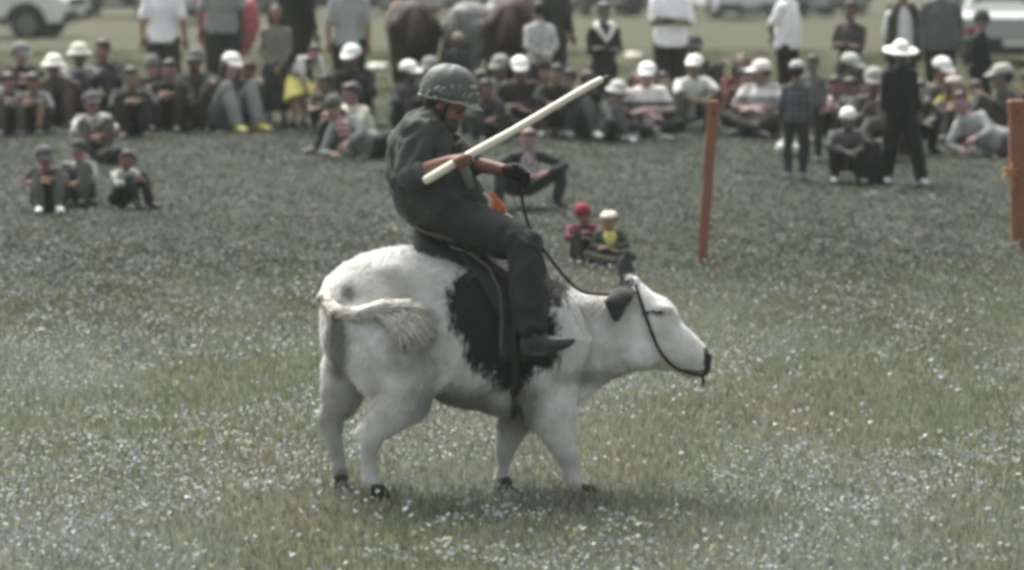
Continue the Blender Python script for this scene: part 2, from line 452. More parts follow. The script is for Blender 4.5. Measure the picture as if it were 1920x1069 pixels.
def pose(kind, rs):
    J = {}
    def pair(name, x, y, z): J[name+'L'] = V(x, y, z); J[name+'R'] = V(-x, y, z)
    if kind in ('knees', 'hug', 'lean'):
        J['pel'] = V(0, 0, .11); J['bel'] = V(0, -.0, .24); J['che'] = V(0, -.06, .38); J['nec'] = V(0, -.12, .51); J['hed'] = V(0, -.16, .625)
        pair('sh', .155, -.09, .46); pair('hip', .09, -.02, .10); pair('kn', .135, -.36, .42); pair('an', .115, -.50, .07)
        if kind == 'knees': pair('el', .25, -.25, .33); J['haL'] = V(.02, -.43, .42); J['haR'] = V(-.05, -.45, .38)
        elif kind == 'hug': pair('el', .24, -.30, .30); J['haL'] = V(.0, -.50, .27); J['haR'] = V(-.03, -.50, .24)
        else: pair('el', .27, -.02, .26); J['haL'] = V(.20, -.34, .46); J['haR'] = V(-.32, .10, .05)
        J['H'] = .75
    elif kind == 'cross':
        J['pel'] = V(0, 0, .11); J['bel'] = V(0, 0, .25); J['che'] = V(0, -.03, .40); J['nec'] = V(0, -.06, .545); J['hed'] = V(0, -.10, .66)
        pair('sh', .16, -.04, .495); pair('hip', .09, -.02, .10); pair('kn', .34, -.26, .17); J['anL'] = V(-.08, -.38, .07); J['anR'] = V(.10, -.42, .09)
        pair('el', .27, -.10, .30); J['haL'] = V(-.07, -.26, .30); J['haR'] = V(.07, -.28, .27)
        J['H'] = .785
    elif kind in ('squat', 'squatwide'):
        wz = .38 if kind == 'squatwide' else .19
        J['pel'] = V(0, .08, .22); J['bel'] = V(0, .02, .37); J['che'] = V(0, -.06, .52); J['nec'] = V(0, -.12, .65); J['hed'] = V(0, -.16, .765)
        pair('sh', .16, -.09, .59); pair('hip', .09, .06, .21); pair('kn', wz, -.30, .46); pair('an', wz-.03, -.16, .08)
        pair('el', wz+.06, -.24, .46); J['haL'] = V(.05, -.42, .42); J['haR'] = V(-.05, -.44, .40)
        J['H'] = .89
    elif kind.startswith('stand'):
        J['pel'] = V(0, 0, .90); J['bel'] = V(0, -.01, 1.06); J['che'] = V(0, 0, 1.25); J['nec'] = V(0, .01, 1.44); J['hed'] = V(0, -.02, 1.59)
        pair('sh', .165, 0, 1.345); pair('hip', .09, 0, .88); pair('kn', .105, -.02, .47); pair('an', .11, .01, .07)
        if kind == 'standcross': pair('el', .215, -.07, 1.09); J['haL'] = V(-.10, -.21, 1.15); J['haR'] = V(.10, -.23, 1.10)
        elif kind == 'standfold': pair('el', .215, .03, 1.08); J['haL'] = V(.02, -.17, .85); J['haR'] = V(-.03, -.18, .83)
        elif kind == 'standback': pair('el', .22, .10, 1.10); J['haL'] = V(.04, .17, .96); J['haR'] = V(-.04, .18, .94)
        else: pair('el', .215, .04, 1.09); pair('ha', .225, -.06, .83)
        if kind == 'standstep': J['anL'] = V(.24, -.16, .07); J['knL'] = V(.18, -.12, .47); J['anR'] = V(-.12, .12, .07); J['knR'] = V(-.10, 0, .47)
        J['H'] = 1.72
    elif kind == 'bend':
        J['pel'] = V(0, .10, .86); J['bel'] = V(0, 0, .98); J['che'] = V(0, -.17, 1.12); J['nec'] = V(0, -.33, 1.22); J['hed'] = V(0, -.42, 1.30)
        pair('sh', .18, -.28, 1.18); pair('hip', .09, .08, .84); pair('kn', .10, -.04, .46); pair('an', .11, .04, .07)
        pair('el', .22, -.36, .92); pair('ha', .12, -.34, .66)
        J['H'] = 1.42
    elif kind == 'recline':        # lies propped on one elbow, body along +x, head at -x
        J['pel'] = V(.12, 0, .13); J['bel'] = V(-.02, 0, .20); J['che'] = V(-.16, -.02, .32); J['nec'] = V(-.28, -.04, .45); J['hed'] = V(-.32, -.07, .57)
        J['shL'] = V(-.10, -.06, .44); J['shR'] = V(-.32, -.02, .34); J['hipL'] = V(.16, -.04, .17); J['hipR'] = V(.16, .03, .10)
        J['knL'] = V(.42, -.22, .30); J['knR'] = V(.50, -.12, .10); J['anL'] = V(.62, -.28, .08); J['anR'] = V(.80, -.10, .07)
        J['elL'] = V(-.02, -.24, .28); J['haL'] = V(-.16, -.36, .20); J['elR'] = V(-.46, -.14, .07); J['haR'] = V(-.30, -.30, .06)
        J['H'] = .70
    for k in list(J):
        if k not in ('H', 'pel', 'bel', 'che', 'nec', 'hed') and not k.startswith(('an', 'sh', 'hip')):
            J[k] = J[k] + rs.uniform(-.018, .018, 3)
    if not kind.startswith('stand'): J['hed'] = J['hed'] + V(rs.uniform(-.02, .02), rs.uniform(-.015, .015), 0)
    return J

SKINS = [(156, 116, 100), (144, 106, 90), (166, 126, 110), (134, 98, 84)]
EYEM = mat('dark_eye', (28, 24, 22), 0.3)
def make_person(p):
    rs = np.random.default_rng(p['seed'])
    kind = p.get('pose', 'knees')
    if kind == 'knees' and p['seed'] > 6 and not p.get('keep'):
        kind = ('knees', 'hug', 'knees', 'lean', 'cross', 'squat', 'knees')[(p['seed']*5) % 7]
        p['rz'] = p.get('rz', 0) + rs.uniform(-22, 22); p.setdefault('hyaw', rs.uniform(-35, 35))
    J = pose(kind, rs)
    by = p['by']; hx, hy = p['head']; rz = R(p.get('rz', 0))
    g, s = ground_pt(hx, by)
    k = (by-hy)/s/J['H']
    hs = float(np.clip(1 + (1-k)*0.55, 0.95, 1.28))*p.get('hs', 1.0)
    # place so that the head stands at its column
    c, sn = math.cos(rz), math.sin(rz)
    hxl, hyl = J['hed'][0]*k, J['hed'][1]*k
    g[0] -= hxl*c - hyl*sn
    g[2] = float(terrain(g[0], g[1]))
    root = empty('person', g, rz, k); tag(root, p['label'], 'person', p.get('group', 'spectators watching from the grass'))
    sk_ = p.get('skin'); sk_ = tuple(int(v*.9+c_) for v, c_ in zip(sk_, (24, 27, 26))) if sk_ else SKINS[p['seed'] % 4]
    skin = mat('skin', sk_, 0.6, noise=0.10, scale=30)
    mb = MB(); fg = MB()
    yaw = R(p.get('hyaw', rs.uniform(-18, 18))); tilt = p.get('tilt', rs.uniform(-.25, .05))
    if kind == 'bend': tilt -= .35
    fw = V(math.sin(yaw), -math.cos(yaw), tilt); up = nrm(J['hed']-J['nec']) + V(0, 0, 1.5)
    hc = J['hed'] + nrm(up)*.0
    head_pieces(mb, hc, fw, up, hs)
    mb.tube([J['nec']-V(0, 0, .04), J['nec']+(hc-J['nec'])*.6], [.056, .054], n=10)
    mb.tube([J['pel'], J['bel'], J['che'], J['nec']-V(0, 0, .05)], [.135, .125, .145, .09], [.095, .09, .095, .07], hint=J['shL']-J['shR'])
    bare = p.get('bare', False)         # bare legs
    slv = p.get('sleeve', 'long')
    for q in 'LR':
        sh, el, ha = J['sh'+q], J['el'+q], J['ha'+q]
        d = nrm(ha-el); wr = ha - d*.06
        mb.tube([sh, (sh+el)/2, el, el+(wr-el)*.4, wr], [.048, .043, .036, .036, .024], n=10)
        nn = V(0, .3, -1.0) if abs(d[2]) < .7 else V(0, 1, 0)
        palm(mb, wr, d, nn); hand_fingers(fg, wr, d, nn, curl=.5, n=5, side=1 if q == 'L' else -1)
        hp, kn, an = J['hip'+q], J['kn'+q], J['an'+q]
        mb.tube([hp, (hp+kn)/2, kn, kn+(an-kn)*.4, an], [.082, .070, .052, .050, .034], n=10)
    fused('body', mb, skin, root, .0175, 2, extra=fg, seed=p['seed'])
    M = basis(fw, up); P = lambda x, y, z: hc + M @ V(x, y, z)*hs
    for sx in (-1, 1):
        link('eye', MB().ell(P(sx*.031, .078, .004), (.013*hs, .008*hs, .007*hs), M, 8, 6).mesh('eye'), EYEM, root)
    # clothes
    tc = p['top']
    if not isinstance(tc, bpy.types.Material) and min(tc) > 165: tc = tuple(min(244, v+18) for v in tc)
    tm = tc if isinstance(tc, bpy.types.Material) else mat('cloth', tc, 0.92, noise=0.14, bump=.15)
    bc = p.get('bottom', (52, 56, 54)); bm = bc if isinstance(bc, bpy.types.Material) else mat('cloth', bc, 0.92, noise=0.14, bump=.15)
    sb = MB(); loose = p.get('loose', 1.0); lat = J['shL']-J['shR']
    hem = J['pel'] + (J['pel']-J['bel'])*(.35 if kind.startswith('stand') else .1)
    sb.tube([hem, J['bel'], J['che'], J['nec']-V(0, 0, .06), J['nec']+V(0, 0, .0)], [.175*loose, .155*loose, .168, .105, .068], [.135*loose, .125*loose, .125, .085, .064], hint=lat, n=16, cap=False)
    for q in 'LR':
        sh, el, ha = J['sh'+q], J['el'+q], J['ha'+q]
        if slv == 'none': sb.tube([sh, sh+(el-sh)*.1], [.065, .062]); continue
        end = el + (ha-el)*.68 if slv == 'long' else sh+(el-sh)*.85
        pts = [sh*.72+J['che']*.1+J['nec']*.18, sh, (sh+el)/2] + ([el, end] if slv == 'long' else [end])
        sb.tube(pts, [.056, .062, .056] + ([.050, .042] if slv == 'long' else [.056]), n=12)
    nm = 'shirt'
    if p.get('coat'): nm = 'coat'
    elif slv == 'long' and p.get('jacket', True): nm = 'jacket'
    if p.get('coat'):
        sb.tube([J['pel']+V(0, 0, .10), J['pel']-V(0, 0, .1), (J['knL']+J['knR'])/2+V(0, 0, .05)], [.15, .18, .19], [.12, .14, .14], n=16)
    fused(nm, sb, tm, root, .0195, 2, fold=.009, ffreq=3.2, seed=p['seed']+100)
    if p.get('bib'):
        sp_ = nrm(J['nec']-J['bel']); nf = nrm(np.cross(sp_, nrm(lat))); nf = nf if nf[1] < 0 else -nf; wb = p.get('bibw', 1.0)
        bb_ = MB(); bb_.tube([J['nec']-sp_*.035+nf*.060, J['che']*.5+J['nec']*.5+nf*.105, J['che']+nf*.118, J['bel']*.6+J['che']*.4+nf*.122], [.045*wb, .062*wb, .050*wb, .018*wb], [.030, .028, .030, .02], hint=lat, n=14)
        link('shirt_front', bb_.mesh('shirt_front'), p['bib'] if isinstance(p['bib'], bpy.types.Material) else mat('cloth', p['bib'], .92), root)
    tb = MB(); fat = p.get('fat', 1.0)
    if p.get('skirt'):
        sh_ = p['skirt'] == 'short'
        tb.tube([J['pel']+V(0, 0, .06), J['pel']-V(0, 0, .06), (J['knL']+J['knR'])/2 + V(0, 0, .03 if sh_ else -.25)], [.135, .20, .31 if sh_ else .2], [.10, .17, .28 if sh_ else .15], n=22, cap=False)
        fused('skirt', tb, bm, root, .0195, 1, fold=.012, ffreq=4.0, seed=p['seed']+200)
    else:
        tb.tube([J['bel']*.35+J['pel']*.65, J['pel'], (J['hipL']+J['hipR'])/2], [.120, .145, .14], [.09, .11, .11], hint=J['hipL']-J['hipR'], n=14)
        for q in 'LR':
            hp, kn, an = J['hip'+q], J['kn'+q], J['an'+q]
            if bare: tb.tube([hp, (hp+kn)/2, kn+(hp-kn)*.12], [.102, .092, .085])
            else: tb.tube([hp, (hp+kn)/2, kn, kn+(an-kn)*.5, kn+(an-kn)*.93], [.102, .090*fat, .075*fat, .070*fat, .060*fat])
        fused('shorts' if bare else 'trousers', tb, bm, root, .0195, 2, fold=.008, ffreq=3.6, seed=p['seed']+200)
    # shoes
    shm = mat('shoe', p.get('shoe', (60, 60, 58)), 0.6, noise=.08)
    for q in 'LR':
        an, kn = J['an'+q], J['kn'+q]
        if kind == 'recline': td = nrm(V(.6, -.7, .1))
        elif kind == 'cross': td = nrm(V(an[0]-kn[0], -.15, 0))
        else: td = nrm(V((-.15 if q == 'R' else .15), -1, 0))
        a0 = V(an[0], an[1], .045)
        sb2 = MB()
        sb2.tube([a0-td*.05+V(0, 0, .008), a0+td*.05, a0+td*.13-V(0, 0, .008), a0+td*.18-V(0, 0, .012)], [.038, .045, .050, .038], [.043, .040, .032, .022], hint=np.cross(td, V(0, 0, 1)), n=10)
        sb2.tube([an+V(0, 0, .03), a0+V(0, 0, .02)], [.044, .044], n=10)
        link('shoe', sb2.mesh('shoe'), shm, root)
    # hair and hats
    hr = p.get('hair', (38, 34, 31))
    hm = mat('hair', hr, 0.6, noise=.25, scale=60, bump=.3)
    hat = p.get('hat')
    hb = MB(); hb.ell(P(0, -.028, .018 if hat else .032), (.083*hs, .092*hs, (.082 if hat else .094)*hs), M)
    if p.get('longhair'):
        hb.tube([P(0, -.05, .03), P(0, -.075, -.07), P(0, -.07, -.18), P(0, -.06, -.26)], [.085*hs, .082*hs, .075*hs, .05*hs], [.06*hs, .05*hs, .04*hs, .03*hs], hint=M[:, 0])
        for sx in (-1, 1): hb.tube([P(sx*.07, -.01, .04), P(sx*.082, .0, -.06), P(sx*.08, -.0, -.17)], [.025*hs, .025*hs, .018*hs])
        fused('hair', hb, hm, root, .014, 1)
    else:
        if not hat: hb.ell(P(0, .02, .085), (.072*hs, .072*hs, .040*hs), M)
        fused('hair', hb, hm, root, .014, 1, fold=.004, ffreq=12)
    if hat:
        kindh, hc_ = hat
        hmm = mat('hat_cloth', hc_, 0.9, noise=.06)
        yb = p.get('hatback', 0)
        fsgn = -1 if yb else 1
        dome = []
        top = {'cap': .115, 'bucket': .11, 'brim': .12, 'beanie': .135, 'band': .075}[kindh]
        wr_, lr_ = .097, .114
        for j in range(7):
            a = j/6*math.pi/2
            z = .045 + math.sin(a)*top*.85 if kindh != 'beanie' else .02+math.sin(a)*top*.9
            cr = math.cos(a)**.75 if j < 6 else .02
            dome.append([P(wr_*cr*math.cos(t), -.012+lr_*cr*math.sin(t), z) for t in np.linspace(0, 2*math.pi, 18, endpoint=False)])
        h_o = link('hat', MB().rings(dome).mesh('hat'), hmm, root)
        br = MB()
        if kindh == 'cap':
            rg = []
            for (e, dz) in ((-.3, .012), (.3, .004), (1.0, -.016), (1.0, -.022), (.3, -.006), (-.3, -.002)):
                rg.append([P(.088*math.cos(t)*(1-.12*e), fsgn*(.07+lr_*.35*math.sin(t)+.085*e*math.sin(t))-.012, .050+dz) for t in np.linspace(.1, math.pi-.1, 10)])
            br.rings(rg, close=False, caps=False)
            link('brim', br.mesh('brim'), hmm, h_o)
        elif kindh in ('bucket', 'brim'):
            w2 = .045 if kindh == 'bucket' else .095; dr = .035 if kindh == 'bucket' else .015
            rg = []
            for (e, dz) in ((-.1, 0.0), (.5, -dr*.4), (1.0, -dr), (1.0, -dr-.006), (.5, -dr*.4-.007), (-.1, -.008)):
                rg.append([P((wr_+w2*e)*math.cos(t), -.012+(lr_+w2*e)*math.sin(t), .050+dz) for t in np.linspace(0, 2*math.pi, 20, endpoint=False)])
            br.rings(rg, close=True, caps=False)
            link('brim', br.mesh('brim'), hmm, h_o)
    for (nm2, fn) in p.get('parts', []): fn(root, J, P, hs)
    return root

WHITE = (222, 224, 220)
people = []
def person(label, head, by, **kw):
    kw.update(label=label, head=head, by=by, seed=len(people)+1); people.append(kw)
#CROWD
# ------------------------------------------------------------------ the spectators (head-top column/row in the photo, row where they sit or stand)
G1, G2, G3, G4, G5, G6 = (46, 50, 47), (66, 70, 66), (98, 100, 96), (128, 130, 126), (158, 160, 156), (36, 40, 38)
def P_(nm, *a, **k): return patterned(nm, *a, **k)
# front left, three children and the one behind them
person('boy in grey cap and dark vest leaning over his knees, leftmost of the front three', (88, 274), 388, pose='knees', rz=12, top=(70, 64, 58), sleeve='short', bottom=(96, 100, 92), hat=('cap', (92, 94, 90)), shoe=(215, 215, 205), skin=(150, 100, 82))
person('child in dark cap and pale grey sweater hugging knees, middle of the front left three', (152, 266), 378, pose='hug', rz=-8, top=(136, 138, 132), bottom=(92, 98, 92), hat=('cap', (70, 74, 62)), fat=1.15)
person('dark haired boy in white shirt sitting sideways, rightmost of the front left three', (240, 282), 385, pose='knees', rz=48, top=(168, 170, 162), bottom=(52, 54, 52), shoe=(40, 42, 40), hyaw=-30)
person('girl in grey cap and black and white blotched blouse behind the front left three children', (176, 172), 292, pose='hug', rz=15, top=P_('blotch', (205, 205, 198), (62, 62, 60), 'blotch', 17.0), sleeve='short', bottom=(88, 84, 76), hat=('cap', (96, 92, 94)), skin=(150, 98, 84))
# back left row
person('spectator in white shirt cut off by the left edge', (-6, 128), 232, pose='knees', rz=10, top=(205, 205, 200), bottom=(92, 90, 78))
person('man in worn grey cap with dark jacket, leftmost capped man of the rear row', (44, 78), 216, pose='knees', rz=25, top=G1, hat=('cap', (128, 128, 124)), skin=(152, 112, 106), hyaw=10)
person('bareheaded man in khaki clothes beside the left edge', (20, 132), 246, pose='knees', rz=5, top=(92, 92, 78), bottom=(88, 86, 72), skin=(150, 108, 104))
person('small brown faced boy in grey blue top with bare shins', (66, 134), 246, pose='knees', rz=0, top=(112, 120, 120), bottom=(76, 66, 54), bare=True, skin=(140, 96, 74), keep=True)
person('person in round white hat and olive brown sweater', (105, 101), 232, pose='knees', rz=-5, top=(94, 88, 74), bottom=(84, 70, 60), hat=('bucket', (235, 235, 215)), skin=(112, 86, 74))
person('dark faced man in pale checked shirt and white bucket hat tilted to one side', (153, 80), 216, pose='knees', rz=20, top=P_('check_shirt', (172, 174, 168), (120, 124, 122), 'plaid', 16.0), hat=('bucket', (205, 206, 190)), skin=(100, 74, 60))
person('young man with short black hair in dark green jacket over white collar', (196, 70), 208, pose='knees', rz=-4, top=(52, 60, 54), hair=(42, 32, 28), skin=(138, 96, 82), bib=(176, 180, 174), bibw=.6)
person('large man in charcoal jacket and black trousers resting forearms on his knees', (250, 124), 252, pose='knees', rz=10, top=(72, 76, 72), bottom=(34, 38, 36), hair=(50, 46, 36), hs=1.05, loose=1.12, skin=(138, 100, 84), keep=True)
person('pink faced person in grey knitted cap behind the man in charcoal jacket', (290, 103), 226, pose='knees', rz=-15, top=(46, 52, 48), hat=('beanie', (126, 122, 120)), skin=(170, 118, 116))
person('black haired teenager in black jersey with bare forearms, left of the grey capped man', (322, 106), 238, pose='knees', rz=-18, top=(34, 40, 36), bottom=(38, 42, 38), sleeve='short', skin=(140, 100, 88))
person('red faced man in grey cap and dull green jacket beneath the red parasol', (368, 88), 232, pose='hug', rz=2, top=(76, 84, 76), bottom=(66, 72, 64), hat=('cap', (110, 112, 104)), skin=(116, 66, 60))
person('long haired girl in white cap, brown jacket and pale jeans with yellow shoes', (437, 95), 238, pose='knees', rz=32, top=(84, 76, 72), bottom=(134, 140, 136), hat=('cap', (225, 225, 220)), longhair=True, shoe=(178, 172, 80), skin=(160, 124, 122))
person('small brown haired child peering out behind the girl in the white cap', (468, 114), 224, pose='knees', rz=-20, top=(70, 72, 68), hair=(72, 50, 38))
# standing at the back left
ST = 'spectators standing at the back'
person('man in white shirt and dark trousers standing behind the left row', (308, -72), 222, pose='stand', rz=170, top=(228, 230, 224), sleeve='short', bottom=(70, 72, 70), group=ST)
person('man in grey short sleeved shirt standing in front of the red parasol', (418, -92), 218, pose='stand', rz=184, top=(138, 144, 138), sleeve='short', bottom=(70, 76, 72), group=ST, loose=1.08, skin=(130, 94, 74))
person('girl in long grey cardigan standing with hands clasped low', (519, 12), 236, pose='standfold', rz=8, top=(128, 124, 114), bottom=(60, 64, 62), skirt='long', longhair=True, skin=(140, 96, 82), group=ST, loose=.86)
person('tall figure in long black coat standing behind the cardigan girl', (560, -78), 204, pose='stand', rz=150, top=(40, 46, 42), coat=True, bottom=G6, group=ST)
person('man in pale grey t-shirt seen from behind, left of the brown pony', (655, -58), 228, pose='stand', rz=180, top=(150, 156, 154), sleeve='short', bottom=(48, 52, 50), group=ST, loose=1.05)
person('girl in yellow skirt and dark green top bending forward', (592, 86), 240, pose='bend', rz=40, top=P_('dark_top', (74, 84, 76), (190, 190, 180), 'blotch', 5.0), bottom=(226, 216, 112), skirt='short', skin=(165, 120, 108), group=ST)
person('man in white cap and black jacket in front of the man in the grey t-shirt', (661, 84), 232, pose='knees', rz=-5, top=(38, 42, 40), bottom=(40, 44, 42), hat=('cap', (238, 238, 232)), skin=(116, 80, 68))
person('child in olive jacket crouching beside the yellow skirt', (610, 140), 250, pose='squat', rz=-40, top=(108, 104, 88), bottom=(66, 62, 50))
person('boy in red and white striped shirt and flat grey hat lounging on one elbow', (626, 180), 296, pose='recline', rz=0, top=(122, 132, 126), bib=P_('red_stripe', (172, 40, 56), (205, 186, 182), 'stripes', 15.0), bibw=1.5, bottom=(50, 56, 52), hat=('beanie', (94, 100, 94)), tilt=-.1, hyaw=-10)
person('woman in cream jacket sitting close behind the boy in red stripes', (660, 150), 282, pose='knees', rz=-60, top=(188, 188, 168), bottom=(60, 64, 58), skin=(142, 100, 100), hair=(70, 66, 64))
# middle, behind the rider
person('dark faced man in white cap and slate jacket left of the rider', (769, 114), 238, pose='knees', rz=10, top=(84, 88, 88), bottom=(60, 64, 62), hat=('cap', (238, 238, 230)), skin=(98, 72, 62))
person('person in plain grey cap hidden mostly behind the rider\'s helmet', (806, 108), 232, pose='knees', rz=0, top=(82, 76, 74), hat=('cap', (140, 142, 140)))
person('man in pale brown hat standing just behind the rider', (859, 62), 228, pose='stand', rz=0, top=G2, hat=('beanie', (144, 136, 122)), skin=(84, 74, 58), group=ST)
person('person in dark clothes seated between the rider and the green jacket', (900, 128), 250, pose='knees', rz=-8, top=(56, 62, 58), bottom=(48, 54, 50))
person('man in grey cap and pale green jacket, left of the brown jacket', (938, 98), 240, pose='knees', rz=-14, top=(86, 98, 88), bottom=(56, 62, 58), hat=('cap', (138, 142, 136)), skin=(120, 84, 70))
person('man in white cap with brown jacket and folded arms above the pole', (975, 103), 248, pose='knees', rz=3, top=(58, 54, 50), bottom=(42, 44, 40), hat=('cap', (240, 240, 232)), skin=(130, 90, 82), loose=1.05)
person('person in mottled white shirt seen from behind, right of the chestnut horse', (1010, 0), 232, pose='standback', rz=200, top=P_('mottled_shirt', (196, 200, 192), (150, 154, 150), 'blotch', 14.0), bottom=(86, 88, 86), group=ST, loose=1.05)
person('tall man in dark clothes beside the mottled white shirt', (1034, -70), 210, pose='stand', rz=170, top=G2, bottom=(62, 66, 64), group=ST)
person('dark haired youth in green jacket with grey trousers and white sneakers, under the pole', (1044, 118), 252, pose='knees', rz=15, top=(58, 64, 50), bottom=(96, 100, 96), shoe=(205, 208, 200), skin=(134, 106, 88))
person('black haired youth with white sneakers, head touching the tip of the pole', (1105, 132), 252, pose='knees', rz=20, top=(44, 50, 44), bottom=(92, 96, 92), shoe=(200, 204, 198), skin=(140, 88, 76))
person('dark haired child behind the youth in the green jacket', (1022, 112), 232, pose='knees', rz=-10, top=(60, 66, 62), bottom=G2)
person('woman in long dark coat with white collar standing with folded arms', (1132, 4), 250, pose='standcross', rz=12, top=(46, 52, 48), coat=True, bottom=(40, 46, 42), hair=(74, 76, 72), skin=(112, 100, 90), group=ST, collar=(210, 210, 204))
person('child in grey clothes with round white hood at the right of the pole tip', (1158, 150), 258, pose='hug', rz=40, top=(104, 108, 102), bottom=(96, 98, 94), hat=('bucket', (196, 196, 186)), shoe=(196, 200, 196))
person('boy in white cap and white t-shirt with a dark printed line', (1212, 117), 258, pose='cross', rz=0, top=P_('printed_tee', (236, 232, 226), (96, 88, 86), 'print', .37), sleeve='short', bottom=(38, 42, 38), hat=('cap', (240, 242, 236)), skin=(176, 128, 116), shoe=(130, 132, 128))
person('girl with black hair half hidden behind the printed t-shirt', (1192, 140), 240, pose='knees', rz=30, top=(60, 60, 58), longhair=True)
person('man in white cap and loose white shirt with folded arms, left of the orange post', (1300, 104), 246, pose='knees', rz=8, top=(186, 190, 182), sleeve='short', bottom=(94, 98, 92), hat=('cap', (240, 240, 232)), skin=(122, 94, 72), loose=1.1)
person('man in dark flat cap and dark jacket behind the loose white shirt', (1299, 64), 204, pose='knees', rz=50, top=(76, 82, 80), hat=('cap', (78, 82, 80)), skin=(112, 84, 72))
person('heavy man in bright white polo shirt standing with folded arms', (1256, -62), 226, pose='standcross', rz=0, top=(238, 238, 230), sleeve='short', bottom=(52, 50, 46), skin=(96, 72, 54), loose=1.12, group=ST)
person('woman in dark red dress with loose brown hair right of the orange post', (1388, 96), 226, pose='knees', rz=10, top=(112, 52, 46), bottom=(96, 46, 42), longhair=True, hair=(78, 66, 56), skin=(140, 100, 84))
person('small child leaning on the woman in dark red', (1396, 126), 236, pose='knees', rz=10, top=(100, 60, 56), skin=(150, 108, 100))
person('boy in white cap and white t-shirt with grey bands sitting cross legged', (1424, 114), 252, pose='cross', rz=-25, top=P_('band_tee', (240, 240, 236), (150, 146, 146), 'stripes', 6.0), sleeve='short', bottom=(44, 50, 46), hat=('cap', (222, 216, 210)), skin=(146, 106, 96), loose=1.1, hyaw=-40)
person('man in white polo shirt turned sideways with hands behind him', (1478, -48), 226, pose='standback', rz=62, top=(222, 226, 220), sleeve='short', bottom=(40, 40, 34), skin=(96, 84, 66), group=ST, loose=1.15)
person('woman in patterned top and long dark skirt standing with folded arms', (1592, 2), 232, pose='standcross', rz=-20, top=P_('pattern_top', (92, 86, 84), (60, 54, 54), 'blotch', 20.0), bottom=(74, 78, 76), skirt='long', skin=(128, 84, 76), hair=(66, 56, 46), group=ST)
# right, standing and crouching in front
person('child in grey plaid shirt and light cap standing with back turned', (1492, 120), 336, pose='stand', rz=165, top=P_('grey_plaid', (108, 114, 114), (78, 84, 86), 'plaid', 10.0), bottom=(58, 64, 60), hat=('cap', (176, 178, 178)), shoe=(150, 152, 148), group=ST, loose=1.15)
person('dark haired boy facing the plaid shirt child', (1522, 104), 300, pose='stand', rz=-30, top=(110, 112, 108), bottom=(56, 60, 56), hair=(48, 46, 36), skin=(120, 98, 90), group=ST, shoe=(140, 142, 136))
person('red faced child in white top, left one behind the boy in tall white cap', (1563, 140), 262, pose='knees', rz=0, top=(170, 166, 162), bottom=(44, 48, 44), skin=(140, 78, 70))
person('brown faced child in pale top, right one of the two behind the tall white cap', (1592, 144), 262, pose='knees', rz=-8, top=(158, 152, 150), bottom=(48, 52, 48), skin=(130, 90, 80))
person('person in pale green cap sitting before the long dark skirt', (1592, 100), 236, pose='knees', rz=15, top=(66, 70, 64), hat=('cap', (176, 184, 172)), skin=(110, 86, 76))
person('person in grey cap and grey brown jacket beside the black coat', (1634, 124), 282, pose='knees', rz=18, top=(92, 90, 80), bottom=(62, 60, 56), hat=('cap', (146, 146, 142)), skin=(128, 88, 78))
person('boy in tall white cap and grey top crouching over his knees', (1587, 200), 336, pose='squat', rz=8, top=(106, 110, 106), bottom=(54, 50, 50), hat=('beanie', (236, 238, 228)), skin=(104, 88, 84), shoe=(170, 172, 168))
person('woman in wide brimmed white hat and black jacket striding', (1686, 78), 342, pose='standstep', rz=10, top=(36, 42, 40), bottom=(34, 40, 36), hat=('brim', (232, 230, 220)), shoe=(196, 198, 192), skin=(92, 88, 76), group=ST, loose=1.05, fat=1.3)
person('person in white blouse under open green jacket behind the wide brimmed hat', (1690, -30), 230, pose='standfold', rz=20, top=(200, 206, 202), bottom=(60, 64, 56), group=ST, skin=(140, 108, 88), loose=1.1)
person('man in slate grey jacket standing at the right back', (1762, -50), 232, pose='stand', rz=5, top=(104, 108, 106), bottom=(52, 56, 50), skin=(116, 84, 78), group=ST, loose=1.2)
person('person in black coat with grey hat bowed forward at the right back', (1838, 22), 250, pose='standfold', rz=60, top=(32, 40, 36), coat=True, bottom=G6, hat=('beanie', (78, 84, 78)), group=ST, loose=1.2, skin=(136, 100, 90))
person('spectator in white cap and beige sweater left of the yellow bag', (1762, 108), 252, pose='knees', rz=10, top=(146, 144, 128), bottom=(66, 70, 66), hat=('cap', (222, 224, 216)), skin=(130, 92, 74))
person('brown haired girl in yellow top near the right edge', (1786, 140), 258, pose='knees', rz=-10, top=(176, 168, 76), bottom=(110, 112, 104), longhair=True, hair=(108, 62, 40), skin=(160, 118, 106), hat=('band', (168, 158, 152)))
person('figure in pale grey clothes reclining in front of the green jacket', (1800, 168), 286, pose='recline', rz=-6, top=(156, 160, 156), bottom=(122, 128, 124), skin=(160, 110, 110), shoe=(158, 160, 156))
person('man in beige cap and dark green jacket leaning near the right edge', (1876, 124), 268, pose='knees', rz=-70, top=(62, 68, 62), bottom=(88, 92, 90), hat=('cap', (172, 172, 158)), skin=(120, 96, 84))
person('dark clad spectator cut off by the right edge', (1925, 132), 262, pose='knees', rz=-30, top=G1, bottom=G2)
person('person with dark hair squatting behind the black coat', (1720, 150), 284, pose='squat', rz=15, top=G2, bottom=G1, skin=(150, 130, 120))
# middle ground
person('man crouching wide legged in dark jacket over a pale pink shirt', (990, 240), 388, pose='squatwide', rz=20, top=(60, 66, 62), bottom=(70, 76, 72), skin=(156, 112, 108), vest=(178, 160, 158), hair=(120, 96, 92), shoe=(56, 60, 58))
person('tiny child in red hat and magenta jacket sitting in the grass', (1093, 384), 488, pose='knees', rz=4, top=(138, 54, 70), bottom=(52, 56, 46), hat=('beanie', (160, 44, 60)), skin=(130, 90, 78))
person('small child in yellow shirt and olive jacket with white headband', (1141, 392), 494, pose='cross', rz=-6, top=(98, 102, 82), bib=(216, 204, 108), bibw=1.6, bottom=(84, 88, 70), hat=('band', (214, 208, 186)), skin=(152, 104, 78))

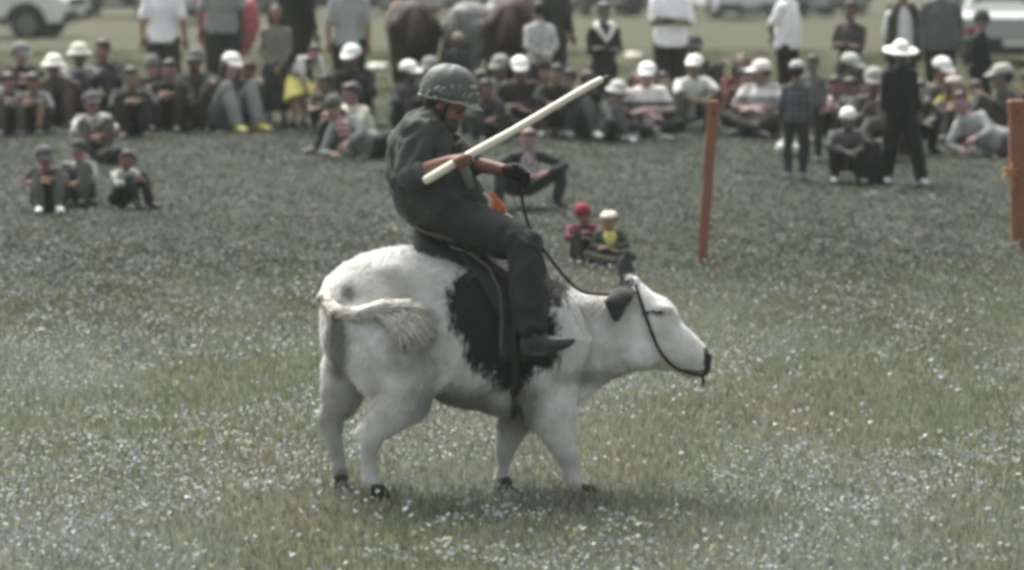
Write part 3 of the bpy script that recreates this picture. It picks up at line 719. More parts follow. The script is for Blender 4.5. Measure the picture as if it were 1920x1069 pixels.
person('brown faced person squeezed between the printed t-shirt and the loose white shirt', (1243, 134), 240, pose='knees', rz=10, top=(84, 84, 80), skin=(150, 110, 96))
person('person in pale shirt just behind the dark haired youth in the green jacket', (1066, 128), 236, pose='knees', rz=-12, top=(170, 170, 162), skin=(140, 104, 90))
person('seated person in brown jacket directly left of the striding woman', (1652, 186), 300, pose='hug', rz=-10, top=(92, 88, 78), bottom=(60, 58, 54), skin=(132, 96, 84))
person('purple faced person in pink grey top above the reclining figure', (1826, 152), 262, pose='knees', rz=-12, top=(136, 120, 120), skin=(150, 110, 112))
person('person in dull green shirt low down behind the brown jacket and folded arms', (912, 150), 262, pose='hug', rz=12, top=(60, 70, 60), bottom=(48, 54, 50))

def extras():
    """collars, bibs and open jackets: cloth that shows on top of the shirt"""
    def find(s): return next(o for o in COL.objects if o.get('label', '').startswith(s))
    o = find('woman in long dark coat with white'); J = pose('standcross', np.random.default_rng(0))
    b = MB()
    for s in (-1, 1): b.tube([V(s*.09, .02, 1.44), V(s*.115, -.09, 1.41), V(s*.06, -.145, 1.32), V(0, -.160, 1.22)], [.034, .036, .032, .018], n=10)
    link('collar', b.mesh('collar'), mat('cloth', (214, 214, 208)), o)
    o = find('man crouching wide legged'); b = MB()
    b.tube([V(0, -.165, .63), V(0, -.205, .54), V(0, -.19, .42), V(0, -.15, .32)], [.055, .095, .105, .10], [.03, .045, .05, .05], hint=(1, 0, 0), n=14)
    link('vest', b.mesh('vest'), P_('pinkish', (176, 160, 158), (120, 108, 108), 'blotch', 18.0), o)
    o = find('person in white blouse under'); b = MB()
    for s in (-1, 1): b.tube([V(s*.10, -.06, 1.44), V(s*.17, -.09, 1.30), V(s*.18, -.09, 1.05), V(s*.19, -.06, .80)], [.05, .065, .07, .07], n=12)
    b.tube([V(0, .06, 1.42), V(0, .07, 1.2), V(0, .06, .8)], [.2, .21, .2], [.09, .09, .09], hint=(1, 0, 0))
    fused('jacket', b, mat('cloth', (70, 78, 56)), o, .022, 2)
    o = find('girl in yellow skirt'); b = MB()
    for s in (-1, 1): b.tube([V(s*.18, -.28, 1.18), V(s*.22, -.36, .96)], [.078, .068], n=12)
    fused('sleeve', b, mat('cloth', (205, 205, 196)), o, .022, 2)
for p in people: make_person(p)
extras()
# ------------------------------------------------------------------ the cow
def hoofdepth(py): return F/((py-HORIZON)/3.54)
COW0 = W(900, 925, 20.0); COW0[2] = 0.0
SEC = [  # px, top, bottom, half width, depth
    (604, 548, 640, .05), (616, 524, 668, .12), (640, 497, 690, .175), (680, 474, 706, .215), (720, 463, 722, .24), (760, 458, 736, .255),
    (800, 461, 744, .25), (840, 470, 756, .262), (880, 484, 767, .275), (920, 497, 775, .275), (960, 503, 776, .265),
    (1000, 508, 772, .24), (1030, 516, 756, .215), (1055, 530, 745, .18), (1080, 546, 738, .15), (1105, 553, 728, .125),
    (1130, 556, 716, .110), (1155, 556, 706, .100), (1180, 535, 698, .098)]
def cow_ring(px, top, bot, b, n=28, grow=0.0, d=20.0, e=0.9, a0=0, a1=2*math.pi, closed=True):
    s = F/d; c = W(px, (top+bot)/2, d); ry = (bot-top)/2/s + grow; b = b+grow
    ths = np.linspace(a0, a1, n, endpoint=not closed)
    out = []
    for t in ths:
        cs, sn = math.cos(t), math.sin(t)
        z = ry*math.copysign(abs(cs)**1.0, cs)
        # belly rounder, back a little ridged
        yb = b*math.copysign(abs(sn)**(e if cs < 0 else 1.0), sn)
        out.append(c + V(0, yb, z))
    return out
def pxtube(mb, pts, lat=1.0, n=14, hint=(0, 1, 0)):
    """pts: (px, py, depth offset, radius in px)"""
    P = [W(a, b, 20+c) for a, b, c, r in pts]; ra = [r/370.0 for *_, r in pts]
    mb.tube(P, [r*lat for r in ra], ra, hint=hint, n=n)
def make_cow():
    root = empty('cow', COW0)
    tag(root, 'white cow with black saddle patch carrying the rider across the meadow', 'cow')
    mb = MB()
    mb.rings([cow_ring(*q) for q in SEC])
    # head
    HS = [(1165, 552, 700, .095), (1186, 522, 696, .10), (1205, 532, 694, .105), (1228, 549, 692, .108), (1248, 556, 694, .105), (1264, 571, 697, .092),
          (1276, 598, 700, .078), (1292, 616, 704, .068), (1310, 632, 708, .066), (1324, 645, 709, .064), (1334, 657, 698, .048)]
    mb.rings([cow_ring(*q, n=22) for q in HS])
    for sd in (-1, 1):
        mb.ell(W(1245, 580, 20+sd*.088), (.055, .022, .030))        # brow over the eye
        mb.ell(W(1328, 668, 20+sd*.038), (.022, .020, .026))        # nostril wing
        mb.ell(W(1205, 660, 20+sd*.075), (.10, .035, .075))         # jaw cheek
        mb.ell(W(1188, 528, 20+sd*.045), (.030, .035, .030))        # poll knob
    mb.ell(W(1300, 702, 20), (.060, .045, .022))                    # chin
    mb.tube([W(1184, 545, 20-.10), W(1168, 551, 20-.15), W(1152, 570, 20-.19), W(1156, 598, 20-.20)], [.024, .060, .060, .022], [.022, .028, .026, .016], hint=(1, 0, 0))
    mb.tube([W(1184, 540, 20+.10), W(1176, 516, 20+.15), W(1172, 490, 20+.17), W(1178, 470, 20+.17)], [.030, .052, .050, .022], [.024, .026, .024, .014], hint=(1, 0, 0))
    # dewlap and brisket
    mb.tube([W(1150, 690, 20), W(1115, 712, 20), W(1080, 738, 20), W(1050, 760, 20)], [.035, .045, .07, .09], [.04, .05, .06, .05], hint=(0, 1, 0))
    # hams
    pxtube(mb, [(672, 540, -.11, 50), (680, 600, -.15, 72), (705, 655, -.17, 72), (730, 705, -.17, 58)], lat=.55)
    pxtube(mb, [(655, 540, .11, 45), (652, 600, .15, 46), (655, 650, .17, 48), (652, 700, .17, 42)], lat=.8)
    # tail head and pin bones
    mb.tube([W(720, 500, 20), W(658, 506, 20), W(624, 534, 20)], [.09, .055, .04], n=12)
    mb.ell(W(745, 520, 20-.14), (.15, .08, .08)); mb.ell(W(745, 520, 20+.14), (.15, .08, .08))
    # near hind leg
    pxtube(mb, [(735, 640, -.19, 62), (772, 708, -.19, 62), (758, 750, -.18, 50), (720, 788, -.17, 34), (695, 815, -.165, 25), (690, 850, -.16, 17), (693, 882, -.155, 14), (696, 898, -.155, 17), (705, 916, -.155, 14)], lat=.82)
    pxtube(mb, [(715, 760, -.175, 10), (690, 788, -.17, 10), (673, 813, -.165, 13)], n=8)
    # far hind leg
    pxtube(mb, [(648, 680, .17, 44), (646, 722, .17, 44), (634, 760, .165, 33), (620, 785, .16, 22), (626, 825, .155, 17), (634, 860, .155, 15), (636, 882, .155, 17), (638, 898, .155, 15)], lat=.82)
    pxtube(mb, [(640, 735, .17, 12), (612, 760, .165, 10), (606, 782, .16, 11)], n=8)
    # near shoulder and foreleg
    pxtube(mb, [(1030, 585, -.13, 60), (1045, 640, -.17, 66), (1032, 700, -.17, 58), (1030, 750, -.16, 54), (1042, 800, -.155, 40), (1056, 838, -.155, 25), (1063, 852, -.155, 23), (1072, 880, -.155, 14.5), (1083, 903, -.155, 14.5), (1088, 912, -.155, 16.5), (1098, 924, -.155, 14)], lat=.72)
    # far shoulder and foreleg
    pxtube(mb, [(1020, 600, .13, 56), (1020, 660, .17, 60), (995, 720, .17, 56), (974, 768, .16, 42), (958, 808, .155, 30), (947, 842, .15, 22), (944, 868, .15, 14.5), (940, 890, .15, 14), (938, 900, .15, 16), (943, 912, .15, 14)], lat=.72)
    # flank folds
    mb.tube([W(845, 700, 20-.20), W(815, 728, 20-.20), W(790, 735, 20-.19)], [.03, .035, .03], n=10)
    m, t, b = newmat('cow_hide')
    a = t.nodes.new('ShaderNodeAttribute'); a.attribute_name = 'patch'
    tc = t.nodes.new('ShaderNodeTexCoord')
    mp = t.nodes.new('ShaderNodeMapping'); mp.inputs['Scale'].default_value = (1.0, 1.0, 0.45)
    t.links.new(tc.outputs['Object'], mp.inputs['Vector'])
    n1 = t.nodes.new('ShaderNodeTexNoise'); n1.inputs['Scale'].default_value = 34; n1.inputs['Detail'].default_value = 6
    t.links.new(mp.outputs[0], n1.inputs['Vector'])
    ad = t.nodes.new('ShaderNodeMath'); ad.operation = 'MULTIPLY_ADD'; ad.inputs[1].default_value = 1.5
    sp = t.nodes.new('ShaderNodeSeparateColor'); t.links.new(a.outputs['Color'], sp.inputs[0])
    t.links.new(n1.outputs['Fac'], ad.inputs[0]); t.links.new(sp.outputs[0], ad.inputs[2])
    mr = t.nodes.new('ShaderNodeMapRange'); mr.inputs['From Min'].default_value = 1.10; mr.inputs['From Max'].default_value = 1.45
    t.links.new(ad.outputs[0], mr.inputs['Value'])
    n2 = t.nodes.new('ShaderNodeTexNoise'); n2.inputs['Scale'].default_value = 7; n2.inputs['Detail'].default_value = 5
    t.links.new(tc.outputs['Object'], n2.inputs['Vector'])
    base = t.nodes.new('ShaderNodeMix'); base.data_type = 'RGBA'
    base.inputs['A'].default_value = lin((202, 200, 190))+(1,); base.inputs['B'].default_value = lin((230, 231, 226))+(1,)
    r2 = t.nodes.new('ShaderNodeMapRange'); r2.inputs['From Min'].default_value = .35; r2.inputs['From Max'].default_value = .62
    t.links.new(n2.outputs['Fac'], r2.inputs['Value']); t.links.new(r2.outputs[0], base.inputs['Factor'])
    dirt_shade = t.nodes.new('ShaderNodeMix'); dirt_shade.data_type = 'RGBA'; dirt_shade.inputs['B'].default_value = lin((112, 113, 102))+(1,)  # one grey serves both soiled hair and painted shade
    t.links.new(base.outputs['Result'], dirt_shade.inputs['A']); t.links.new(sp.outputs[1], dirt_shade.inputs['Factor'])
    mx = t.nodes.new('ShaderNodeMix'); mx.data_type = 'RGBA'; mx.inputs['B'].default_value = lin((56, 60, 58))+(1,)
    t.links.new(dirt_shade.outputs['Result'], mx.inputs['A']); t.links.new(mr.outputs[0], mx.inputs['Factor'])
    t.links.new(mx.outputs['Result'], b.inputs['Base Color'])
    mp2 = t.nodes.new('ShaderNodeMapping'); mp2.inputs['Scale'].default_value = (1.0, 1.0, 0.25)
    t.links.new(tc.outputs['Object'], mp2.inputs['Vector'])
    n3 = t.nodes.new('ShaderNodeTexNoise'); n3.inputs['Scale'].default_value = 160; n3.inputs['Detail'].default_value = 3
    t.links.new(mp2.outputs[0], n3.inputs['Vector'])
    bp = t.nodes.new('ShaderNodeBump'); bp.inputs['Strength'].default_value = .5; bp.inputs['Distance'].default_value = .012
    t.links.new(n3.outputs['Fac'], bp.inputs['Height']); t.links.new(bp.outputs[0], b.inputs['Normal'])
    setsock(b, 'Roughness', .85); setsock(b, 'Specular IOR Level', .2); setsock(b, 'Sheen Weight', .15)
    def post(o, me):
        n = len(me.vertices); co = np.empty(n*3); me.vertices.foreach_get('co', co); co = co.reshape(-1, 3) + COW0
        # muscle relief
        nr = np.empty(n*3); me.vertex_normals.foreach_get('vector', nr); nr = nr.reshape(-1, 3)
        rel = snoise(co*V(1, 1, .8), 1.6, 5, 2)*.008 + snoise(co, 7, 6, 2)*.0018
        # rib and skin folds behind the elbow and along the neck
        s = F/((co-CAM) @ FWD); px = 960+((co-CAM) @ RGT)*s; py = 534-((co-CAM) @ UPV)*s
        q = np.exp(-(((px-950)/70)**2+((py-735)/42)**2)); rel += -q*.012*np.sin((px*0.6+py*0.8)/9.0)
        q = np.exp(-(((px-1105)/45)**2+((py-655)/60)**2)); rel += q*.006*np.sin((px-py*.35)/8.5)
        for (cx, cy, rx, ry, am) in ((728, 500, 26, 18, .020), (650, 530, 18, 18, .012), (795, 585, 42, 55, -.018), (1048, 600, 20, 60, .016), (1010, 640, 26, 70, -.008), (1085, 640, 18, 60, -.010), (765, 715, 30, 24, .014), (1058, 850, 14, 14, .006), (1262, 590, 10, 10, .008), (700, 640, 20, 60, .010), (812, 715, 16, 40, -.018)):
            rel += am*np.exp(-(((px-cx)/rx)**2+((py-cy)/ry)**2))
        rel += np.exp(-(((px-855)/75)**2+((py-650)/80)**2))*.006*np.sin((px+py*.2)/6.5)
        co2 = co + nr*rel[:, None] - COW0
        me.vertices.foreach_set('co', co2.ravel()); me.update()
        near = co[:, 1] < 20*math.cos(PITCH)*1.0 + 3
        def e(cx, cy, rx, ry): return 1-np.sqrt(((px-cx)/rx)**2+((py-cy)/ry)**2)
        spine = py < 500
        pt = np.maximum.reduce([e(892, 572, 56, 74), e(928, 610, 58, 84), e(915, 655, 42, 46), e(962, 668, 52, 62), e(1010, 630, 45, 66), e(985, 580, 60, 80), e(1025, 672, 30, 22)*.5,
                                e(1046, 545, 26, 40)*.55, e(740, 0, 1, 1)])
        patch = np.clip(pt*1.35+.40, -.9, 1.5)
        ear = (np.maximum(e(1156, 568, 44, 46), e(1180, 498, 24, 44)) > 0) & (np.abs((co-CAM) @ FWD-20) > .128)
        ear |= (e(1172, 534, 17, 22) > 0)
        patch[ear] = 1.5
        muz = np.clip((px-1312)/14, 0, 1)*np.clip((py-640)/10, 0, 1)
        patch = np.where(px > 1300, np.maximum(patch, muz*1.2-.2), patch)
        eye = np.maximum(e(1232, 586, 24, 6), -1); patch = np.where((eye > 0) & (px > 1180), np.maximum(patch, .6), patch)
        d1 = np.clip(np.maximum(e(865, 752, 140, 52)*1.2, e(985, 750, 50, 60)*1.3), 0, .8); d2 = np.clip((py-800)/160, 0, .3); d3 = np.clip(e(775, 640, 62, 85)*1.1, 0, .5)  # belly and chest shade painted in, with grey flank and soiled lower legs
        d4 = np.clip(e(637, 640, 26, 95)*1.7, 0, .85); d5 = np.clip((py-868)/14, 0, .75)*(px < 660); d6 = np.clip(e(1130, 705, 120, 22), 0, .5)  # shade in the cleft between the hams painted dark; far pastern dark by itself
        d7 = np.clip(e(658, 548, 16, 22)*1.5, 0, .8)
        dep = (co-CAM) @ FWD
        d8 = np.where((dep > 20.06) & (py > 690), .5, 0)*np.clip((py-690)/40, 0, 1)  # far legs coloured darker to stand in for their shade
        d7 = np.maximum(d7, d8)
        dirt_shade_mask = np.clip(np.maximum.reduce([d1, d2, d3, d4, d5, d6, d7]), 0, 1)
        ca = me.color_attributes.new('patch', 'FLOAT_COLOR', 'POINT'); c = np.ones((n, 4), np.float32)
        c[:, 0] = np.clip(patch, 0, 2); c[:, 1] = dirt_shade_mask; c[:, 2] = 0; ca.data.foreach_set('color', c.ravel())
        # short rough coat: one small pointed lock per sample, laid back along the body
        me.update(); rs = np.random.default_rng(12); N = 110000
        pc = np.empty(len(me.polygons)*3); me.polygons.foreach_get('center', pc); pc = pc.reshape(-1, 3)
        pn = np.empty(len(me.polygons)*3); me.polygons.foreach_get('normal', pn); pn = pn.reshape(-1, 3)
        ar = np.empty(len(me.polygons)); me.polygons.foreach_get('area', ar)
        v0 = np.array([p.vertices[0] for p in me.polygons]); ix = rs.choice(len(pc), N, p=ar/ar.sum())
        P0 = pc[ix] + rs.normal(0, .004, (N, 3)); n_ = pn[ix]; W0 = P0 + COW0
        s_ = F/((W0-CAM) @ FWD); qx = 960+((W0-CAM) @ RGT)*s_; qy = 534-((W0-CAM) @ UPV)*s_
        fx = np.where(qy > 740, .05, -.55); fl = np.stack([fx, 0*fx, -np.ones(N)*np.where(qy < 560, .35, 1.0)], 1)
        head = qx > 1190; fl[head] = np.array([-.8, 0, -.25])
        fl = fl + rs.normal(0, .22, (N, 3)); fl -= n_*np.sum(fl*n_, 1)[:, None]; fl /= np.linalg.norm(fl, axis=1)[:, None]+1e-6
        ln = np.where(head, .012, np.where(qy > 800, .016, .027))*(.5+rs.random(N)); low = (qy > 700) & (qy < 800) & (qx > 780) & (qx < 1010); ln[low] *= 1.5
        sd_ = np.cross(fl, n_); wv = .0028*(.6+.8*rs.random(N))
        tri = np.stack([P0-n_*.003-sd_*wv[:, None], P0-n_*.003+sd_*wv[:, None], P0 + fl*ln[:, None] + n_*(ln*.30)[:, None]], 1)
        keep = (qx < 1312) & ~((np.abs((W0-CAM) @ FWD-20) > .128) & (qx > 1120) & (qy < 610)); tri = tri[keep]; at_ = c[v0[ix]][keep]; k_ = len(tri)
        h = bpy.data.meshes.new('coat_hair'); h.vertices.add(k_*3); h.vertices.foreach_set('co', tri.reshape(-1).astype(np.float32))
        h.loops.add(k_*3); h.loops.foreach_set('vertex_index', np.arange(k_*3, dtype=np.int32)); h.polygons.add(k_)
        h.polygons.foreach_set('loop_start', np.arange(0, k_*3, 3, dtype=np.int32)); h.polygons.foreach_set('loop_total', np.full(k_, 3, dtype=np.int32)); h.update(calc_edges=True)
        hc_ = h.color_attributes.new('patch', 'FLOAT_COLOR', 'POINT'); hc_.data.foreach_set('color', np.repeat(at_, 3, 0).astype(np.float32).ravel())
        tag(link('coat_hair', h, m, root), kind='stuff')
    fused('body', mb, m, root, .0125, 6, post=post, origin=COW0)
    O = lambda p: np.asarray(p) - COW0
    hoofm = mat('hoof_horn', (46, 46, 43), .6, noise=.2)
    for (px, py, dd) in ((708, 929, -.155), (640, 911, .155), (1104, 932, -.155), (946, 918, .15)):
        d = hoofdepth(py+6); c = W(px, py, d); c[2] = max(c[2], .03); hb = MB()
        for q in (-1, 1):
            rg = []
            for (z, kx, sh) in ((-.034, 1.0, .012), (0, .9, .004), (.03, .72, -.004), (.05, .55, -.01)):
                rg.append([O(c) + V(sh+.052*kx*math.cos(a)*(1.15 if math.cos(a) > 0 else .8), q*.021+.021*kx*math.sin(a), z) for a in np.linspace(0, 2*math.pi, 12, endpoint=False)])
            hb.rings(rg)
        link('hoof', hb.mesh('hoof'), hoofm, root)
    eb = MB(); eb.ell(O(W(1234, 585, 20-.104)), (.026, .014, .009)); link('eye', eb.mesh('eye'), EYEM, root)
    eb = MB(); eb.ell(O(W(1234, 585, 20+.104)), (.026, .014, .009)); link('eye', eb.mesh('eye'), EYEM, root)
    nb = MB(); nb.ell(O(W(1327, 666, 20-.052)), (.011, .008, .012)); nb.tube([O(W(1331, 694, 20-.045)), O(W(1305, 697, 20-.062)), O(W(1285, 693, 20-.066))], [.004]*3, n=6)
    link('mouth', nb.mesh('mouth'), EYEM, root)
    # tail sweeping over the near haunch, with a loose cream switch
    tailm = mat('tail_hair', (212, 209, 196), .9, noise=.2, scale=40)
    path = [W(622, 528, 19.98), W(609, 556, 19.90), W(626, 584, 19.80), (W(668, 590, 19.74)), W(715, 577, 19.70), W(760, 575, 19.69)]
    tb = MB(); tb.tube([O(p) for p in path], [.040, .036, .034, .036, .038, .030], n=12)
    tl = link('tail', tb.mesh('tail'), tailm, root)
    tl.modifiers.new('s', 'SUBSURF').levels = 1; tl.modifiers['s'].render_levels = 1
    sw = MB(); rs = np.random.default_rng(4)
    for i in range(800):
        u = rs.random(); a = path[3]*(1-u)*.5+path[4]*(.5+.5*u)+(path[5]-path[4])*u*.9 + rs.normal(0, .012, 3)*V(1, .9, 1)
        an = R(rs.triangular(0, 50, 88)); ln = rs.uniform(50, 118)*(1-.25*abs(an-R(35)))
        e = W(733+ln*math.cos(an)*.85, 572+ln*math.sin(an), 19.69+rs.uniform(-.04, .06))
        m1 = a*.45+e*.55+V(.012*math.sin(an), -.012, .022)
        sw.tube([O(a), O(m1), O(e)], [.006, .005, .0018], n=4, cap=False)
    for i in range(1500):                     # loose hair along the dock
        u = rs.uniform(.6, 4.9); j = int(u); a = path[j]*(1-(u-j))+path[min(j+1, 5)]*(u-j); d_ = nrm(path[min(j+1, 5)]-path[j]); th = rs.uniform(0, 6.28)
        o1 = np.cross(d_, V(0, 1, 0)); o1 = nrm(o1); o2 = np.cross(d_, o1); off = (o1*math.cos(th)+o2*math.sin(th)); r0 = .033 if u < 3.5 else .036
        sw.tube([O(a+off*(r0-.004)), O(a+off*(r0+.002)+d_*.03), O(a+off*(r0+.001+rs.uniform(0, .006))+d_*.06+V(0, 0, -.004))], [.0040, .0034, .001], n=3, cap=False)
    for i in range(120):
        u = rs.uniform(0, 1); a = path[3]*(1-u)+path[5]*u; e = a + V(rs.uniform(.02, .09), rs.uniform(-.02, .01), rs.uniform(-.07, .0))
        sw.tube([O(a), O((a+e)/2+V(0, -.006, .005)), O(e)], [.005, .004, .0015], n=4, cap=False)
    link('tail_switch', sw.mesh('tail_switch'), tailm, tl)
    return root

# ------------------------------------------------------------------ saddle, bridle
def make_saddle():
    c0 = W(900, 460, 20); root = empty('saddle', c0)
    tag(root, "dark saddle with hanging side blanket strapped on the cow's back", 'saddle')
    O = lambda p: np.asarray(p) - c0
    leather = mat('saddle_leather', (52, 55, 50), .6, noise=.25, scale=12, bump=.3, bscale=40)
    felt = mat('saddle_felt', (70, 75, 71), .95, noise=.2, scale=9, bump=.5, bscale=60)
    edge = mat('braid', (96, 92, 74), .8)
    # blanket wrapped round the barrel
    secs = {q[0]: q for q in SEC}
    def interp(px):
        ks = [q[0] for q in SEC]; return [float(np.interp(px, ks, [q[i] for q in SEC])) for i in (1, 2, 3)]
    def sheet(x_edge, a_lo, a_hi, grow, thick, name, material, n=36, m=18):
        bm = MB()
        outer, inner = [], []
        for i in range(n):
            th = a_lo+(a_hi-a_lo)*i/(n-1); frac = abs(th)/max(abs(a_lo), abs(a_hi))
            x0, x1 = x_edge(frac)
            ro, ri = [], []
            for j in range(m):
                px = x0+(x1-x0)*j/(m-1); t, b_, w_ = interp(px)
                rip = .006*math.sin(j*1.1+i*.35)+.004*math.sin(i*.9)
                for lst, g in ((ro, grow+thick+rip), (ri, grow+rip)):
                    c = W(px, (t+b_)/2, 20); ry = (b_-t)/2/370+g
                    lst.append(O(c + V(0, (w_+g)*math.sin(th), ry*math.cos(th))))
            outer.append(ro + ri[::-1])
        bm.rings(outer)
        return link(name, bm.mesh(name), material, root)
    sheet(lambda f: (838+min(1, f*1.5)*98, 1030+4*f), R(-99), R(99), .028, .014, 'blanket', felt)
    sheet(lambda f: (858+min(1, f*1.8)*92, 1020), R(-74), R(74), .05, .016, 'saddle_flap', leather)
    # seat: loft with raised cantle and pommel
    sb = MB(); rg = []
    for (px, top, bot, wd) in ((776, 424, 442, .11), (790, 420, 458, .15), (812, 432, 476, .17), (845, 444, 492, .175), (885, 452, 505, .17), (920, 448, 512, .16), (945, 436, 514, .13), (962, 424, 512, .09), (972, 432, 505, .05)):
        c = O(W(px, (top+bot)/2, 20)); ry = (bot-top)/2/370
        rg.append([c + V(0, wd*math.copysign(abs(math.sin(t))**.7, math.sin(t)), ry*math.copysign(abs(math.cos(t))**.8, math.cos(t)) - .10*abs(math.sin(t))**2) for t in np.linspace(0, 2*math.pi, 24, endpoint=False)])
    sb.rings(rg)
    link('seat', sb.mesh('seat'), leather, root)
    # braided rim of the cantle and of the flap
    def rim(pts, r, name='trim', mt=edge):
        b_ = MB(); b_.tube([O(p) for p in pts], [r]*len(pts), n=8); link(name, b_.mesh(name), mt, root)
    rim([W(778, 424, 20-.08), W(796, 436, 20-.16), W(830, 444, 20-.19), W(868, 458, 20-.20), W(900, 478, 20-.22)], .009)
    rim([W(846, 462, 20-.20), W(884, 476, 20-.24), W(916, 500, 20-.27), W(938, 545, 20-.32), W(942, 600, 20-.345), W(939, 650, 20-.34)], .007, mt=mat('flap_piping', (98, 104, 98), .8))
    rim([W(870, 470, 20-.24), W(890, 462, 20-.25), W(925, 474, 20-.26), W(960, 486, 20-.26)], .011, 'strap', leather)
    rim([W(958, 505, 20-.285), W(966, 600, 20-.335), W(966, 700, 20-.29), W(963, 770, 20-.12), W(962, 782, 20+.02), W(962, 770, 20+.14), W(966, 600, 20+.335)], .016, 'girth', leather)
    rim([W(985, 520, 20-.31), W(992, 600, 20-.35), W(996, 648, 20-.36)], .011, 'stirrup_strap', leather)
    st = MB(); pts = [W(1006+26*math.cos(a), 655+17*math.sin(a), 20-.355) for a in np.linspace(0, 2*math.pi, 13)]
    st.tube([O(p) for p in pts], [.008]*13, n=6, cap=False); link('stirrup', st.mesh('stirrup'), mat('dull_iron', (70, 72, 72), .45, metal=.8), root)
    # orange tassel and white cord on the pommel
    tg = MB(); rs = np.random.default_rng(9)
    for i in range(26):
        a = W(922+rs.uniform(-3, 8), 362+rs.uniform(0, 10), 20-.21); e = W(934+rs.uniform(-12, 16), 405+rs.uniform(-10, 8), 20-.24+rs.uniform(-.03, .03))
        tg.tube([O(a), O((a+e)/2+V(.006, -.01, .004)), O(e)], [.006, .008, .006], n=5)
    tag(link('tassel', tg.mesh('tassel'), mat('orange_yarn', (196, 104, 62), .9, noise=.4, scale=40), root), 'orange yarn tassel')
    cd = MB(); cd.tube([O(W(946, 402, 20-.25)), O(W(956, 410, 20-.27)), O(W(968, 424, 20-.29))], [.012, .016, .010], n=8)
    tag(link('cord', cd.mesh('cord'), mat('white_rope', (205, 202, 190), .9), root), 'white rope end')
    cd = MB(); cd.tube([O(W(908, 362, 20-.20)), O(W(920, 374, 20-.22)), O(W(926, 395, 20-.24))], [.009, .012, .010], n=8)
    tag(link('cord', cd.mesh('cord'), mat('pinkrope', (188, 160, 148), .9), root), 'pale pink rope')
    return root
def make_bridle():
    c0 = W(1200, 560, 20); root = empty('bridle', c0)
    tag(root, "dark rope bridle with a long rein running along the cow's head", 'bridle')
    O = lambda p: np.asarray(p) - c0
    rope = mat('dark_rope', (46, 48, 40), .85, noise=.3, scale=120, bump=.4)
    def cord(name, pts, r):
        P = [np.asarray(p) for p in pts]; out = []
        for i in range(len(P)-1):           # Catmull-Rom through the points
            p0, p1, p2, p3 = P[max(i-1, 0)], P[i], P[i+1], P[min(i+2, len(P)-1)]
            for t in np.linspace(0, 1, 7, endpoint=(i == len(P)-2)):
                out.append(.5*((2*p1)+(-p0+p2)*t+(2*p0-5*p1+4*p2-p3)*t*t+(-p0+3*p1-3*p2+p3)*t**3))
        b_ = MB(); b_.tube([O(p) for p in out], [r]*len(out), n=7); return link(name, b_.mesh(name), rope, root)
    cord('cheek_rope', [W(1186, 518, 20), W(1192, 535, 20-.075), W(1200, 560, 20-.118), W(1215, 605, 20-.125), W(1236, 655, 20-.122), W(1262, 686, 20-.098), W(1292, 699, 20-.078), W(1318, 704, 20-.068)], .0085)
    cord('cheek_rope', [W(1186, 518, 20), W(1192, 535, 20+.075), W(1200, 560, 20+.118), W(1215, 605, 20+.125), W(1236, 655, 20+.122), W(1262, 686, 20+.098), W(1318, 704, 20+.068)], .0085)
    cord('nose_rope', [W(1318, 704, 20-.068), W(1330, 680, 20-.06), W(1333, 665, 20), W(1330, 680, 20+.06), W(1318, 704, 20+.068)], .008)
    cord('rope_end', [W(1316, 702, 20-.06), W(1319, 712, 20-.055), W(1317, 722, 20-.05)], .008)
    cord('rein', [W(974, 330, 19.80), W(978, 365, 19.78), W(984, 398, 19.76), W(998, 436, 19.76), (W(1030, 482, 19.78)), W(1066, 526, 19.84), W(1092, 546, 19.90), W(1130, 552, 19.90), W(1172, 548, 19.92), W(1190, 535, 19.93)], .0085)
    return root

